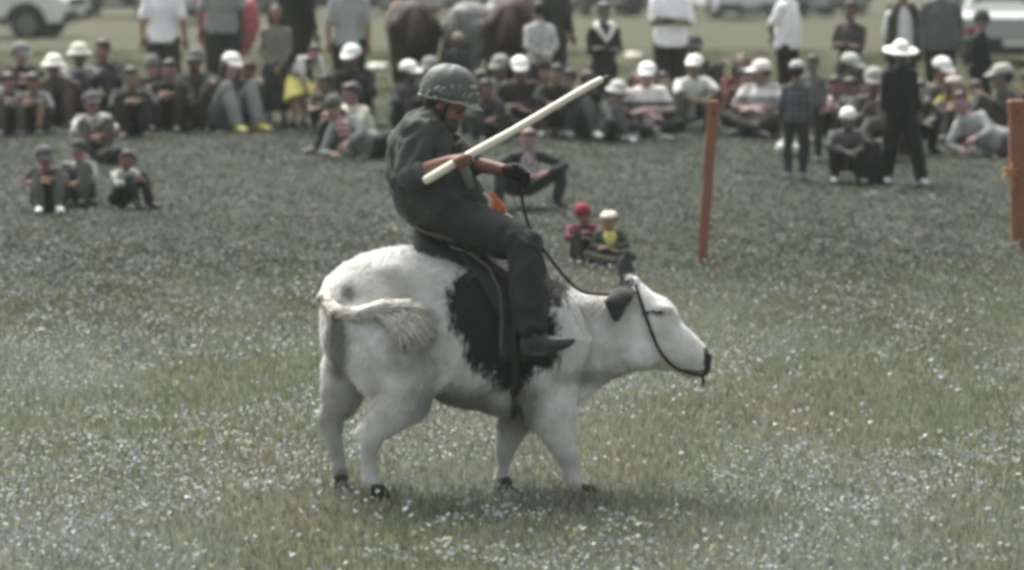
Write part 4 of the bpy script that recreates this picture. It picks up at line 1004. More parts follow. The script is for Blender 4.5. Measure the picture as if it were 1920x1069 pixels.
# ------------------------------------------------------------------ the rider
def make_rider():
    c0 = W(850, 420, 20); root = empty('person', c0)
    tag(root, 'rider in grey green jacket and helmet sitting astride the white cow, gripping a pole', 'person')
    O = lambda p: np.asarray(p) - c0
    T = lambda px, py, d=0.0: O(W(px, py, 20+d))
    skin = mat('weathered_skin', (146, 102, 84), .6, noise=.14, scale=22)
    hc = T(838, 197, -.02); fw = nrm(V(.74, -.34, -.42)); up = V(.42, 0, .9); hk = 1.05
    mb = MB(); head_pieces(mb, hc, fw, up, hk, True)
    mb.tube([T(800, 235), T(812, 215), T(828, 200)], [.068, .062, .060], n=14)
    mb.tube([T(845, 400), T(808, 360), T(790, 305), T(796, 250)], [.15, .14, .16, .14], [.12, .13, .13, .10], hint=(0, 1, 0))
    # near arm: shoulder, elbow, wrist
    NS, NE, NW = T(782, 250, -.19), T(768, 330, -.30), T(848, 300, -.36)
    mb.tube([NS, (NS+NE)/2, NE, NE+(NW-NE)*.35, NW], [.055, .052, .044, .044, .030], n=14)
    FS, FE, FW_ = T(812, 250, .19), T(880, 306, -.02), T(952, 319, -.20)
    mb.tube([FS, (FS+FE)/2, FE, FE+(FW_-FE)*.4, FW_], [.054, .050, .044, .040, .029], n=14)
    # legs
    for sd in (-1, 1):
        H, K, A = T(846, 412, sd*.11), T(985, 462, sd*.33), T(998, 625, sd*.375)
        mb.tube([H, (H+K)/2, K, K+(A-K)*.35, A], [.085, .080, .060, .058, .038], n=14)
    # near hand closed round the pole
    stick_dir = nrm(T(1130, 148, -.36)-T(800, 337, -.40))
    grip = T(868, 297.5, -.395)
    pd = nrm(grip-NW)
    pn = nrm(np.cross(stick_dir, pd)); pn = -pn if pn[1] < 0 else pn
    mb.tube([NW-pd*.02, NW+pd*.045, grip+V(-.005, -.032, .006)], [.030, .042, .044], [.026, .024, .022], hint=stick_dir, n=12)
    fg = MB()
    side = nrm(np.cross(stick_dir, V(0, -1, 0)))
    for i in range(4):                       # fingers wrap the pole
        cc = grip + stick_dir*(-.036+.024*i) + V(0, 0, 0)
        pts = []
        for a in np.linspace(R(200), R(-30)+R(8*i), 7):
            rr = .035
            pts.append(cc + (side*math.sin(a) + V(0, -1, 0)*math.cos(a))*rr*1.0)
        fg.tube(pts, [.0115, .0115, .0112, .011, .0105, .010, .009], n=8)
    fg.tube([grip-stick_dir*.045+V(0, -.02, .02), grip-stick_dir*.02+side*.03+V(0, -.038, .0), grip+stick_dir*.02+side*.012+V(0, -.04, 0)], [.014, .013, .010], n=8)
    fused('body', mb, skin, root, .0125, 3, extra=fg)
    M = basis(fw, up); P = lambda x, y, z: hc + M @ V(x, y, z)*hk
    for sx in (-1, 1): link('eye', MB().ell(P(sx*.031, .082, .004), (.014, .009, .006), M, 10, 6).mesh('eye'), EYEM, root)
    hb = MB(); hb.ell(P(0, -.030, .010), (.088, .095, .105), M); fused('hair', hb, mat('hair', (34, 32, 30), .6, noise=.25, scale=60, bump=.3), root, .012, 1, fold=.004, ffreq=12)
    # cloth over mouth and chin
    cb = MB(); cb.ell(P(0, .050, -.070), (.064, .062, .055), M); cb.tube([P(0, .05, -.09), P(0, .05, -.14), P(0, .035, -.19)], [.058, .055, .03], [.045, .035, .02], hint=M[:, 0])
    fused('face_scarf', cb, mat('mauve_cloth', (82, 78, 76), .95, noise=.15), root, .012, 2, fold=.005, ffreq=8)
    # jacket
    jm = mat('jacket_cloth', (74, 80, 75), .95, noise=.26, scale=5, bump=.35, bscale=70)
    jb = MB()
    jb.tube([T(852, 424), T(838, 398), T(806, 362), T(790, 318), T(790, 272), T(806, 236), T(816, 220)], [.17, .185, .190, .20, .205, .155, .09], [.125, .165, .185, .182, .168, .125, .085], hint=(0, 1, 0), n=26)
    jb.tube([T(880, 405), T(874, 370), T(850, 330)], [.13, .14, .13], [.10, .10, .09], hint=(0, 1, 0))
    jb.tube([T(800, 240, -.10), NS, (NS+NE)*.5, NE+(NS-NE)*.10, NE+(NW-NE)*.06], [.085, .092, .082, .070, .064], n=16)
    jb.tube([T(815, 245, .10), FS, (FS+FE)*.5, FE+(FW_-FE)*.10], [.080, .085, .076, .060], n=16)
    fused('jacket', jb, jm, root, .0115, 3, fold=.013, ffreq=6.0, seed=61)
    cf = MB(); e0 = NE+(NW-NE)*.05; cf.tube([e0-nrm(NW-NE)*.012, e0+nrm(NW-NE)*.03], [.071, .069], n=18)
    link('cuff', cf.mesh('cuff'), mat('cuff_cloth', (88, 94, 91), .95), root)
    cl = MB(); cl.tube([T(800, 232, 0), T(816, 222, 0), T(826, 210, 0)], [.088, .088, .075], n=18); link('collar', cl.mesh('collar'), mat('collar_cloth', (66, 72, 68), .95), root)
    zp = MB(); zp.tube([T(868, 305, -.17), T(876, 330, -.19), T(882, 352, -.17)], [.022, .026, .022], [.008]*3, hint=(1, 0, 0)); link('pocket_flap', zp.mesh('pocket_flap'), mat('pale_green_cloth', (112, 120, 112), .9), root)
    # trousers
    tm = mat('trouser_cloth', (56, 62, 58), .95, noise=.16, scale=9, bump=.3, bscale=70)
    tb = MB(); tb.tube([T(842, 390), T(850, 415), T(862, 430)], [.16, .175, .17], [.12, .14, .10], hint=(0, 1, 0), n=20)
    for sd in (-1, 1):
        H, K, A = T(852, 410, sd*.12), T(984, 460, sd*.335), T(996, 610, sd*.385)
        tb.tube([H, H+(K-H)*.35, H+(K-H)*.75, K, K+(A-K)*.3, K+(A-K)*.7, A], [.112, .115, .104, .092, .094, .090, .084], [.112, .115, .104, .098, .100, .094, .086], n=18)
    fused('trousers', tb, tm, root, .0115, 3, fold=.010, ffreq=6.5, seed=77)
    bm_ = mat('boot_leather', (66, 71, 70), .5, noise=.2)
    for sd in (-1, 1):
        b2 = MB(); dd = sd*.385
        b2.tube([T(997, 585, dd), T(998, 620, dd), T(1000, 642, dd)], [.066, .060, .058], n=14)
        b2.tube([T(988, 648, dd), T(1012, 645, dd), T(1045, 645, dd), T(1066, 641, dd), T(1079, 637, dd)], [.044, .046, .044, .030, .010], [.045, .048, .040, .026, .009], hint=(0, 1, 0), n=14)
        b2.tube([T(984, 662, dd), T(1010, 665, dd), T(1040, 660, dd)], [.040, .044, .038], [.012, .010, .010], hint=(0, 1, 0))
        fused('boot', b2, bm_, root, .0125, 2, fold=.003, ffreq=6)
    # glove with fingers round the rein
    gb = MB(); d = nrm(T(975, 326, -.21)-FW_); gb.tube([FW_-d*.01, FW_+d*.05, FW_+d*.085], [.032, .042, .040], [.030, .026, .022], hint=(0, 0, 1), n=12)
    gf = MB()
    for i in range(4):
        b_ = FW_+d*.07+V(0, 0, .03-.02*i); gf.tube([b_, b_+d*.035+V(0, -.015, -.006), b_+d*.042+V(0, -.045, -.012), b_+d*.015+V(0, -.058, -.012)], [.0125, .012, .0115, .010], n=7)
    gf.tube([FW_+d*.03+V(0, 0, .03), FW_+d*.06+V(0, -.03, .045), FW_+d*.075+V(0, -.052, .03)], [.015, .013, .011], n=7)
    fused('glove', gb, mat('black_glove', (38, 42, 40), .8), root, .012, 2, extra=gf)
    # helmet, worn low: dome, rim, net ties
    hm = mat('helmet_shell', (98, 105, 101), .6, noise=.22, scale=9, bump=.5, bscale=90)
    hM = basis(nrm(V(.97, -.12, -.17)), V(.17, 0, .98)); HC = T(842, 169, -.02); Q = lambda x, y, z: HC + hM @ V(x, y, z)*.94
    rg = []
    for (z, kx) in ((-.035, 1.02), (-.015, 1.0), (.02, .985), (.055, .93), (.085, .82), (.108, .66), (.124, .46), (.132, .24), (.134, .03)):
        ring = []
        for a in np.linspace(0, 2*math.pi, 36, endpoint=False):
            w1 = 1+.018*math.sin(a*7+z*60)+.012*math.sin(a*11-z*40)
            ring.append(Q(.122*kx*w1*math.cos(a), .148*kx*w1*math.sin(a) + (.012 if z < 0 else 0)*max(0, math.sin(a)), z+(.003*math.sin(a*9))))
        rg.append(ring)
    inner = []
    for ring in rg[::-1]: inner.append([HC+(p-HC)*.93 for p in ring])
    he = link('helmet', MB().rings(rg, caps=False).mesh('helmet'), hm, root)
    sl = he.modifiers.new('t', 'SOLIDIFY'); sl.thickness = .006
    br = MB(); rb = []
    for (e, dz) in ((0, 0), (.5, -.006), (1, -.012), (1, -.018), (.5, -.012), (0, -.006)):
        ring = []
        for a in np.linspace(0, 2*math.pi, 36, endpoint=False):
            fr = max(0, math.sin(a)); ex = (.012+.040*fr**2)*e; dr = -.030*fr**2*e
            ring.append(Q((.122+ex)*math.cos(a)*1.0, (.150+ex)*math.sin(a), -.034+dz+dr+.004*math.sin(a*8)))
        rb.append(ring)
    br.rings(rb, caps=False); link('brim', br.mesh('brim'), mat('helmet_rim', (132, 137, 130), .7, noise=.2, scale=25), he)
    rs = np.random.default_rng(3); nm_ = mat('pale_net', (150, 154, 146), .9)
    for i in range(34):                      # torn cloth ties round the back rim
        a = R(95)+R(180)*rs.random(); z = rs.uniform(-.045, .05); k = math.sqrt(max(.05, 1-(max(z, 0)/.135)**2)); tk = MB()
        p = Q(.124*k*math.cos(a), .150*k*math.sin(a-math.pi), z); o = nrm(p-HC)
        tk.tube([p, p+o*.010+rs.normal(0, .005, 3), p+o*.008+rs.normal(0, .010, 3)], [.006, .006, .003], n=5); link('net_tie', tk.mesh('net_tie'), nm_, he)
    bd = MB(); bd.ell(Q(-.070, -.055, .088), (.014, .012, .016)); bd.ell(Q(.070, -.055, .088), (.014, .012, .016)); link('badge', bd.mesh('badge'), mat('white_badge', (225, 225, 215), .6), he)
    cs = MB(); cs.tube([Q(-.112, .03, -.03), P(-.070, .035, -.04), P(-.045, .05, -.10), P(0, .055, -.125)], [.007]*4, n=6)
    link('chin_strap', cs.mesh('chin_strap'), mat('strap_web', (44, 40, 38), .8), he)
    return root
def make_pole():
    a, b_ = W(800, 337, 19.60), W(1126, 150, 19.64); c0 = (a+b_)/2
    root = empty('wooden_pole', c0)
    tag(root, 'pale peeled wooden pole held slanting upwards by the rider', 'pole')
    m, t, bb = newmat('peeled_wood'); tc = t.nodes.new('ShaderNodeTexCoord'); n = t.nodes.new('ShaderNodeTexNoise'); n.inputs['Scale'].default_value = 14
    t.links.new(tc.outputs['Object'], n.inputs['Vector'])
    cr = t.nodes.new('ShaderNodeMix'); cr.data_type = 'RGBA'; cr.inputs['A'].default_value = lin((214, 206, 176))+(1,); cr.inputs['B'].default_value = lin((238, 234, 214))+(1,)
    t.links.new(n.outputs['Fac'], cr.inputs['Factor']); t.links.new(cr.outputs['Result'], bb.inputs['Base Color']); setsock(bb, 'Roughness', .55)
    s = MB(); ts = np.linspace(0, 1, 12)
    s.tube([a+(b_-a)*t_+V(0, 0, .003*math.sin(t_*9)) - c0 for t_ in ts], [.0225-.005*t_+.0008*math.sin(t_*23) for t_ in ts], n=14)
    link('shaft', s.mesh('shaft'), m, root)
    tp = MB(); d = nrm(b_-a); tp.tube([b_-c0-d*.005, b_-c0+d*.04], [.012, .006], n=8); link('tip', tp.mesh('tip'), mat('worn_tip', (128, 128, 116), .8), root)
    return root
cow = make_cow(); make_saddle(); make_bridle(); make_rider(); make_pole()
# ------------------------------------------------------------------ posts
def make_post(base, top, wpx, label, ribbon=False):
    b, s = ground_pt(*base); h = (base[1]-top[1])/s; dx = (top[0]-base[0])/s; wv = wpx/s/2
    root = empty('marker_post', b); tag(root, label, 'post', 'orange posts marking the arena')
    m, t, bb = newmat('orange_paint'); tc = t.nodes.new('ShaderNodeTexCoord'); n = t.nodes.new('ShaderNodeTexNoise'); n.inputs['Scale'].default_value = 9; n.inputs['Detail'].default_value = 6
    t.links.new(tc.outputs['Object'], n.inputs['Vector'])
    cr = t.nodes.new('ShaderNodeMix'); cr.data_type = 'RGBA'; cr.inputs['A'].default_value = lin((138, 88, 62))+(1,); cr.inputs['B'].default_value = lin((176, 104, 66))+(1,)
    t.links.new(n.outputs['Fac'], cr.inputs['Factor']); t.links.new(cr.outputs['Result'], bb.inputs['Base Color']); setsock(bb, 'Roughness', .75)
    mb = MB(); rg = []
    for i, f in enumerate(np.linspace(-.06, 1, 9)):
        k = .86+.2*f; c = V(dx*f + .004*math.sin(i*2.1), 0, h*f)
        rg.append([c + V(wv*k*x, wv*.6*k*y, 0) for x, y in ((-1, -.8), (-.8, -1), (.8, -1), (1, -.8), (1, .8), (.8, 1), (-.8, 1), (-1, .8))])
    top_ = [V(dx, 0, h*1.012) + (q-V(dx, 0, h))*.8 for q in rg[-1]]; rg.append(top_)
    mb.rings(rg); link('board', mb.mesh('board', smooth=False), m, root)
    if ribbon:
        rb = MB(); c = V(dx*.5-.06, -.04, h*.52)
        for a in (20, 80, 150, 210, 270, 330):
            d = V(math.cos(R(a)), -.2, math.sin(R(a))); rb.tube([c, c+d*.05+V(0, 0, .01), c+d*.085+V(0, -.01, -.012)], [.014, .03, .018], [.006, .012, .006], hint=(0, 1, 0), n=8)
        rb.tube([c, c+V(.02, -.01, -.10), c+V(.0, -.01, -.17)], [.018, .022, .014], n=8)
        fused('bow', rb, mat('orange_ribbon', (186, 122, 66), .7), root, .01, 1)
    cap = MB(); c = V(dx*.97, -wv*.62, h*.93); cap.ell(c, (.012, .006, .012)); link('nail', cap.mesh('nail'), mat('rusty_nail', (60, 54, 50), .6), root)
make_post((1316, 488), (1336, 186), 20, 'leaning orange painted post standing alone right of the pole tip')
make_post((1910, 462), (1902, 188), 30, 'orange painted post with a ribbon bow at the right edge', True)

# ------------------------------------------------------------------ vehicles
def make_car(label, px, py, rz, body, name='parked_car', kind='suv', group='vehicles parked behind the spectators'):
    g, s = ground_pt(px, py); root = empty(name, g, R(rz)); tag(root, label, 'car' if kind != 'van' else 'van', group)
    paint = mat('car_paint', body, .35, noise=.03, coat=.3, spec=.5); dark = mat('black_plastic', (38, 41, 40), .6); glass = mat('window_glass', (58, 66, 66), .12, spec=.8, noise=.02)
    if kind == 'suv': L, Wd, H, hood, gr, wr = 4.7, .93, 1.80, 1.02, .38, .36
    elif kind == 'van': L, Wd, H, hood, gr, wr = 6.2, 1.0, 2.35, 1.25, .35, .36
    else: L, Wd, H, hood, gr, wr = 4.3, .86, 1.46, .86, .28, .31
    hl = L/2; wx = hl-.88
    def arch(cx):   # wheel arch cut, left to right along the sill
        return [(cx+(wr+.07)*math.cos(a), wr+(wr+.07)*math.sin(a)) for a in np.linspace(R(190), R(-10), 9) if True]
    low = [(-hl+.05, gr+.05)] + [(x, max(z, gr)) for x, z in arch(-wx)] + [(x, max(z, gr)) for x, z in arch(wx)] + [(hl-.10, gr+.02), (hl, gr+.18), (hl-.01, hood-.22), (hl-.12, hood-.06)]
    if kind == 'van': up_ = [(hl-.55, hood+.10), (hl-1.15, H-.12), (hl-1.5, H), (-hl+.12, H), (-hl, H-.15), (-hl, gr+.25)]
    elif kind == 'suv': up_ = [(hl-1.15, hood+.02), (hl-1.85, H-.10), (hl-2.3, H), (-hl+.35, H-.04), (-hl+.10, hood+.12), (-hl, hood-.05), (-hl, gr+.25)]
    else: up_ = [(hl-1.05, hood+.02), (hl-1.75, H-.08), (hl-2.2, H), (-hl+1.1, H-.05), (-hl+.55, hood+.05), (-hl+.05, hood), (-hl, gr+.25)]
    prof = low+up_
    mb = MB(); rg = []
    for yy, ins in ((-Wd, .05), (-Wd+.07, .0), (0, -.02), (Wd-.07, .0), (Wd, .05)):
        ring = []
        for x, z in prof:
            k = 1.0
            tum = .16*max(0, (z-hood)/(H-hood)) if z > hood else 0
            y2 = yy*(1-tum*abs(yy)/Wd/Wd*.95)
            ring.append(V(x*(1-ins*.25*(abs(x) > hl*.8)), y2, z-ins*.25*(z > hood+.1)))
        rg.append(ring)
    mb.rings(rg); bo = link('body', mb.mesh('body', smooth=False), paint, root)
    bv = bo.modifiers.new('b', 'BEVEL'); bv.width = .02; bv.segments = 2; bv.limit_method = 'ANGLE'; bv.angle_limit = R(25)
    def tumble(z): return Wd*(1-.15*max(0, (z-hood)/(H-hood)))
    # side windows
    if kind == 'van': wins = [((hl-1.25, hood+.12), (hl-.80, hood+.12), (hl-1.30, H-.25), (hl-1.75, H-.25), (hl-1.9, hood+.12))]
    elif kind == 'suv': wins = [((hl-1.42, hood+.08), (hl-1.95, H-.17), (hl-2.55, H-.15), (hl-2.55, hood+.06)), ((hl-2.65, hood+.06), (hl-2.65, H-.15), (-hl+1.15, H-.17), (-hl+1.15, hood+.08)), ((-hl+1.05, hood+.08), (-hl+1.05, H-.17), (-hl+.50, H-.19), (-hl+.34, hood+.12))]
    else: wins = [((hl-1.3, hood+.06), (hl-1.85, H-.14), (hl-2.35, H-.12), (hl-2.35, hood+.04)), ((hl-2.43, hood+.04), (hl-2.43, H-.12), (-hl+1.2, H-.16), (-hl+.85, hood+.06))]
    for sd in (-1, 1):
        for wn in wins:
            m2 = MB(); o_ = [V(x, sd*(tumble(z)+.006), z) for x, z in wn]; i_ = [V(x, sd*(tumble(z)-.02), z) for x, z in wn]
            m2.rings([o_, i_]); link('window', m2.mesh('window', smooth=False), glass, root)
    for (f, x0, z0, x1, z1) in ((1, hl-1.15 if kind != 'van' else hl-.55, hood+.06 if kind != 'van' else hood+.14, (hl-1.80 if kind != 'van' else hl-1.12), H-.14), (-1, -hl+.02, hood+.12, -hl+.33 if kind == 'suv' else -hl+.06, H-.16)):
        if kind == 'hatch' and f == -1: x0, z0, x1, z1 = -hl+.60, hood+.08, -hl+1.05, H-.10
        m2 = MB(); e = .015*f; a = tumble(z0)-.12; b_ = tumble(z1)-.12
        q = [V(x0+e, -a, z0), V(x0+e, a, z0), V(x1+e, b_, z1), V(x1+e, -b_, z1)]; q2 = [v-V(.03*f, 0, 0) for v in q]
        m2.rings([q, q2]); link('windscreen' if f == 1 else 'rear_window', m2.mesh('w', smooth=False), glass, root)
    for sx in (-1, 1):
        for sd in (-1, 1):
            w_ = empty('wheel', (sx*wx, sd*(Wd-.12), wr)); w_.parent = root; ty = MB(); prof2 = [(wr*.62, -.09), (wr*.9, -.11), (wr, -.07), (wr, .07), (wr*.9, .11), (wr*.62, .09)]
            rings = [[V(r_*math.cos(a), y_, r_*math.sin(a)) for a in np.linspace(0, 2*math.pi, 28, endpoint=False)] for r_, y_ in prof2]
            ty.rings(rings, caps=False); link('tyre', ty.mesh('tyre'), mat('tyre_rubber', (34, 35, 34), .85), w_)
            rm = MB(); rm.rings([[V(r_*math.cos(a), y_*sd, r_*math.sin(a)) for a in np.linspace(0, 2*math.pi, 24, endpoint=False)] for r_, y_ in ((wr*.64, .08), (wr*.58, .05), (wr*.2, .04), (wr*.12, .07))])
            for k in range(6):
                a = k*math.pi/3; rm.box(V(wr*.36*math.cos(a), .066*sd, wr*.36*math.sin(a)), (wr*.24, .012, .022), np.array([[math.cos(a), 0, -math.sin(a)], [0, 1, 0], [math.sin(a), 0, math.cos(a)]]))
            link('rim', rm.mesh('rim', smooth=False), mat('alloy', (120, 124, 122), .4, metal=.7), w_)
            liner = MB(); liner.tube([V(sx*wx, sd*(Wd-.30), wr), V(sx*wx, sd*(Wd-.24), wr)], [wr+.05]*2, n=20, cap=False); link('wheel_well', liner.mesh('wheel_well'), dark, root)
            am = MB(); pts = [V(sx*wx+(wr+.07)*math.cos(a), sd*(Wd+.005), wr+(wr+.07)*math.sin(a)) for a in np.linspace(R(-8), R(188), 14)]
            am.tube(pts, [.035]*14, n=6); link('arch_trim', am.mesh('arch_trim'), dark, root)
    for f, mt2, nm in ((1, mat('lamp_lens', (170, 176, 174), .2, spec=.8), 'headlight'), (-1, mat('red_lens', (140, 36, 38), .25), 'tail_light')):
        for sd in (-1, 1):
            m2 = MB(); m2.ell(V(f*(hl-.05), sd*(Wd-.17), hood-.22), (.07, .16, .085)); link(nm, m2.mesh(nm), mt2, root)
        m2 = MB(); m2.box(V(f*(hl-.04), 0, gr+.14), (.10, Wd-.02, .13)); bm = link('bumper', m2.mesh('bumper', smooth=False), dark, root)
        bb = bm.modifiers.new('b', 'BEVEL'); bb.width = .04; bb.segments = 3
        m2 = MB(); m2.box(V(f*(hl+.068), 0, gr+.20), (.006, .25, .055)); link('number_plate', m2.mesh('number_plate', smooth=False), mat('plate', (200, 200, 192), .5), root)
    m2 = MB(); m2.box(V(hl-.02, 0, hood-.22), (.035, Wd-.36, .09)); link('grille', m2.mesh('grille', smooth=False), dark, root)
    for sd in (-1, 1):
        m2 = MB(); m2.box(V(0, sd*(Wd+.005), gr+.04), (wx-wr-.08, .02, .07)); link('sill', m2.mesh('sill', smooth=False), dark, root)
        m2 = MB(); m2.ell(V(hl-1.45, sd*(Wd+.10), hood+.12), (.06, .10, .08)); link('mirror', m2.mesh('mirror'), dark, root)
        m2 = MB(); m2.box(V(.1, sd*(Wd+.012), hood-.12), (.09, .012, .015)); link('door_handle', m2.mesh('door_handle', smooth=False), dark, root)
    return root
make_car('white off-road car with black bumper and wheel arch in the top left corner', -52, 70, -10, (222, 224, 222))
make_car('dark green estate car behind the white off-road car', 222, 32, 92, (54, 60, 58))
make_car('pale grey hatchback behind the standing man in grey shirt', 350, 44, 84, (150, 154, 156), kind='hatch')
make_car('dark grey car parked behind the man in the pale grey t-shirt', 575, 30, 118, (60, 66, 66))
make_car('black hatchback parked behind the brown horse', 700, 26, 104, (40, 44, 44), kind='hatch')
make_car('silver car half hidden behind the grey horse', 842, 30, 80, (128, 136, 132), kind='hatch')
make_car('black off-road car behind the woman with folded arms', 1130, 28, 98, (38, 42, 42))
make_car('silver estate car left of the heavy man in the white polo shirt', 1212, 28, 95, (150, 156, 156), kind='hatch')
make_car('long white van behind the heavy man in the white polo shirt', 1368, 34, 98, (228, 230, 232), 'parked_van', 'van')
make_car('dull grey car behind the man in the sideways white polo shirt', 1482, 28, 108, (104, 110, 112), kind='hatch')
make_car('mid grey hatchback parked left of the long dark skirt', 1562, 28, 76, (124, 132, 132), kind='hatch')
make_car('silver grey hatchback near the right edge behind the black coat', 1905, 118, 84, (142, 148, 144), kind='hatch')

# ------------------------------------------------------------------ red parasol lying open on the lawn
def make_parasol():
    g, s = ground_pt(430, 132); root = empty('parasol', g); tag(root, 'open red and cream parasol lying on its side behind the standing man', 'parasol')
    ax = nrm(V(-.25, -.93, .28)); rad = .48; M = basis(ax, V(0, 0, 1)); c = V(0, 0, .66); red = mat('parasol_red', (178, 70, 84), .8, noise=.06); cream = mat('parasol_cream', (222, 212, 192), .8)
    for k in range(8):
        a0, a1 = k*math.pi/4, (k+1)*math.pi/4; rg = []
        for j in range(7):
            u = j/6; r_ = rad*math.sin(u*1.35)/math.sin(1.35); d = .26*(1-u**2)
            rg.append([c + M @ V(r_*math.cos(a)*(1-.03*math.sin((a-a0)*4)*u), d, r_*1.2*math.sin(a)*(1-.03*math.sin((a-a0)*4)*u)) for a in np.linspace(a0, a1, 6)])
        mb = MB().rings(rg, close=False, caps=False)
        o = link('panel', mb.mesh('panel'), cream if k in (1, 5) else red, root); o.modifiers.new('s', 'SOLIDIFY').thickness = .004
        rb = MB(); rb.tube([c + M @ V(rad*math.sin(u*1.35)/math.sin(1.35)*math.cos(a0)*.99, .26*(1-u*u)-.01, rad*math.sin(u*1.35)/math.sin(1.35)*math.sin(a0)*.99) for u in np.linspace(0, 1, 6)], [.005]*6, n=5)
        link('rib', rb.mesh('rib'), mat('steel', (120, 120, 118), .4, metal=.8), root)
    pl = MB(); pl.tube([c + M @ V(0, .30, 0), c - M @ V(0, .75, 0)], [.011, .011], n=8); link('pole', pl.mesh('pole'), mat('steel', (120, 120, 118), .4, metal=.8), root)
make_parasol()

# ------------------------------------------------------------------ ponies at the back
def make_pony(label, px, py, rz, col, mane, tail, k=.92, rug=None):
    g, s = ground_pt(px, py); root = empty('pony', g, R(rz), k); tag(root, label, 'horse', 'ponies tethered behind the crowd')
    hide = mat('pony_hide', col, .75, noise=.5, scale=7, bump=.2); mb = MB(); rg = []
    for x, top, bot, w_ in ((-.66, 1.16, .86, .08), (-.60, 1.26, .74, .19), (-.45, 1.33, .68, .26), (-.25, 1.32, .66, .27), (0, 1.26, .62, .28), (.25, 1.27, .62, .27), (.42, 1.32, .66, .24), (.56, 1.30, .74, .17), (.64, 1.2, .82, .08)):
        rg.append([V(x, w_*math.sin(a), (top+bot)/2+(top-bot)/2*math.cos(a)) for a in np.linspace(0, 2*math.pi, 20, endpoint=False)])
    mb.rings(rg)
    mb.tube([V(.45, 0, 1.12), V(.68, 0, 1.32), V(.88, 0, 1.52)], [.16, .12, .095], [.27, .20, .14], hint=(0, 1, 0))
    mb.tube([V(.86, 0, 1.56), V(1.02, 0, 1.44), V(1.18, 0, 1.26), V(1.25, 0, 1.18)], [.09, .085, .06, .055], [.13, .12, .075, .06], hint=(0, 1, 0))
    for sd in (-1, 1):
        mb.tube([V(.84, sd*.06, 1.62), V(.84, sd*.085, 1.72), V(.85, sd*.09, 1.78)], [.03, .03, .008])
        mb.tube([V(.45, sd*.15, .95), V(.46, sd*.16, .72), V(.46, sd*.15, .45), V(.46, sd*.15, .38), V(.46, sd*.15, .18), V(.48, sd*.15, .10)], [.12, .085, .05, .05, .034, .045])
        mb.tube([V(-.45, sd*.14, 1.0), V(-.42, sd*.17, .80), V(-.52, sd*.16, .56), V(-.60, sd*.15, .48), V(-.58, sd*.15, .20), V(-.55, sd*.15, .10)], [.18, .14, .065, .055, .036, .045])
    fused('body', mb, hide, root, .024, 3)
    hm = mat('hoof_horn', (46, 46, 43), .6, noise=.2)
    for x in (.49, -.54):
        for sd in (-1, 1):
            h = MB(); h.rings([[V(x+r_*math.cos(a), sd*.15+r_*math.sin(a), z) for a in np.linspace(0, 2*math.pi, 12, endpoint=False)] for z, r_ in ((0, .065), (.08, .05))]); link('hoof', h.mesh('hoof', smooth=False), hm, root)
    rs = np.random.default_rng(int(px))
    def strands(name, f, n, material):
        b = MB()
        for _ in range(n):
            p = f(rs); b.tube(p, [.008, .009, .004], n=4, cap=False)
        o = link(name, b.mesh(name), material, root); o['kind'] = 'stuff'
    hair = mat('pony_hair', tail, .8, noise=.3, scale=30)
    def tl(rs):
        a = V(-.66, rs.normal(0, .02), 1.20+rs.normal(0, .02)); q = rs.normal(0, .05); return [a, V(-.80+rs.normal(0, .03), q, .85), V(-.76+rs.normal(0, .05), q*1.8, .30+rs.uniform(0, .2))]
    strands('tail', tl, 110, hair)
    def mn(rs):
        u = rs.random(); a = V(.42+.46*u, 0, 1.34+.32*u); sd = rs.choice((-1, 1)); return [a, a+V(-.02, sd*.11, -.03), a+V(-.03+rs.normal(0, .02), sd*.15, -.22)]
    strands('mane', mn, 90, mat('pony_hair', mane, .8, noise=.3, scale=30))
    for sd in (-1, 1): link('eye', MB().ell(V(.98, sd*.085, 1.50), (.02, .012, .018)).mesh('eye'), EYEM, root)
    if rug:
        b = MB(); r2 = []
        for x in np.linspace(-.18, .32, 7):
            r2.append([V(x, .30*math.sin(a), .96+.36*math.cos(a)) for a in np.linspace(-1.7, 1.7, 22)] + [V(x, .285*math.sin(a), .96+.345*math.cos(a)) for a in np.linspace(1.7, -1.7, 22)])
        b.rings(r2); link('saddle_cloth', b.mesh('saddle_cloth'), mat('rug', rug, .9, noise=.2), root)
        b = MB(); b.tube([V(-.12, 0, 1.36), V(.05, 0, 1.33), V(.22, 0, 1.39)], [.14, .12, .10], [.05, .04, .06], hint=(0, 1, 0)); link('saddle', b.mesh('saddle'), mat('saddle_leather', (52, 55, 50), .6), root)
make_pony('dark brown pony with its rump to the camera left of the rider', 772, 204, 96, (66, 54, 44), (50, 44, 34), (58, 50, 36), .95, (104, 88, 66))
make_pony('dappled grey pony behind the rider\'s helmet', 905, 206, 62, (128, 130, 124), (70, 66, 54), (96, 94, 82), .92)
make_pony('chestnut pony with red saddle cloth beside the mottled white shirt', 968, 210, 84, (62, 40, 32), (50, 32, 26), (52, 36, 28), .98, (128, 58, 54))

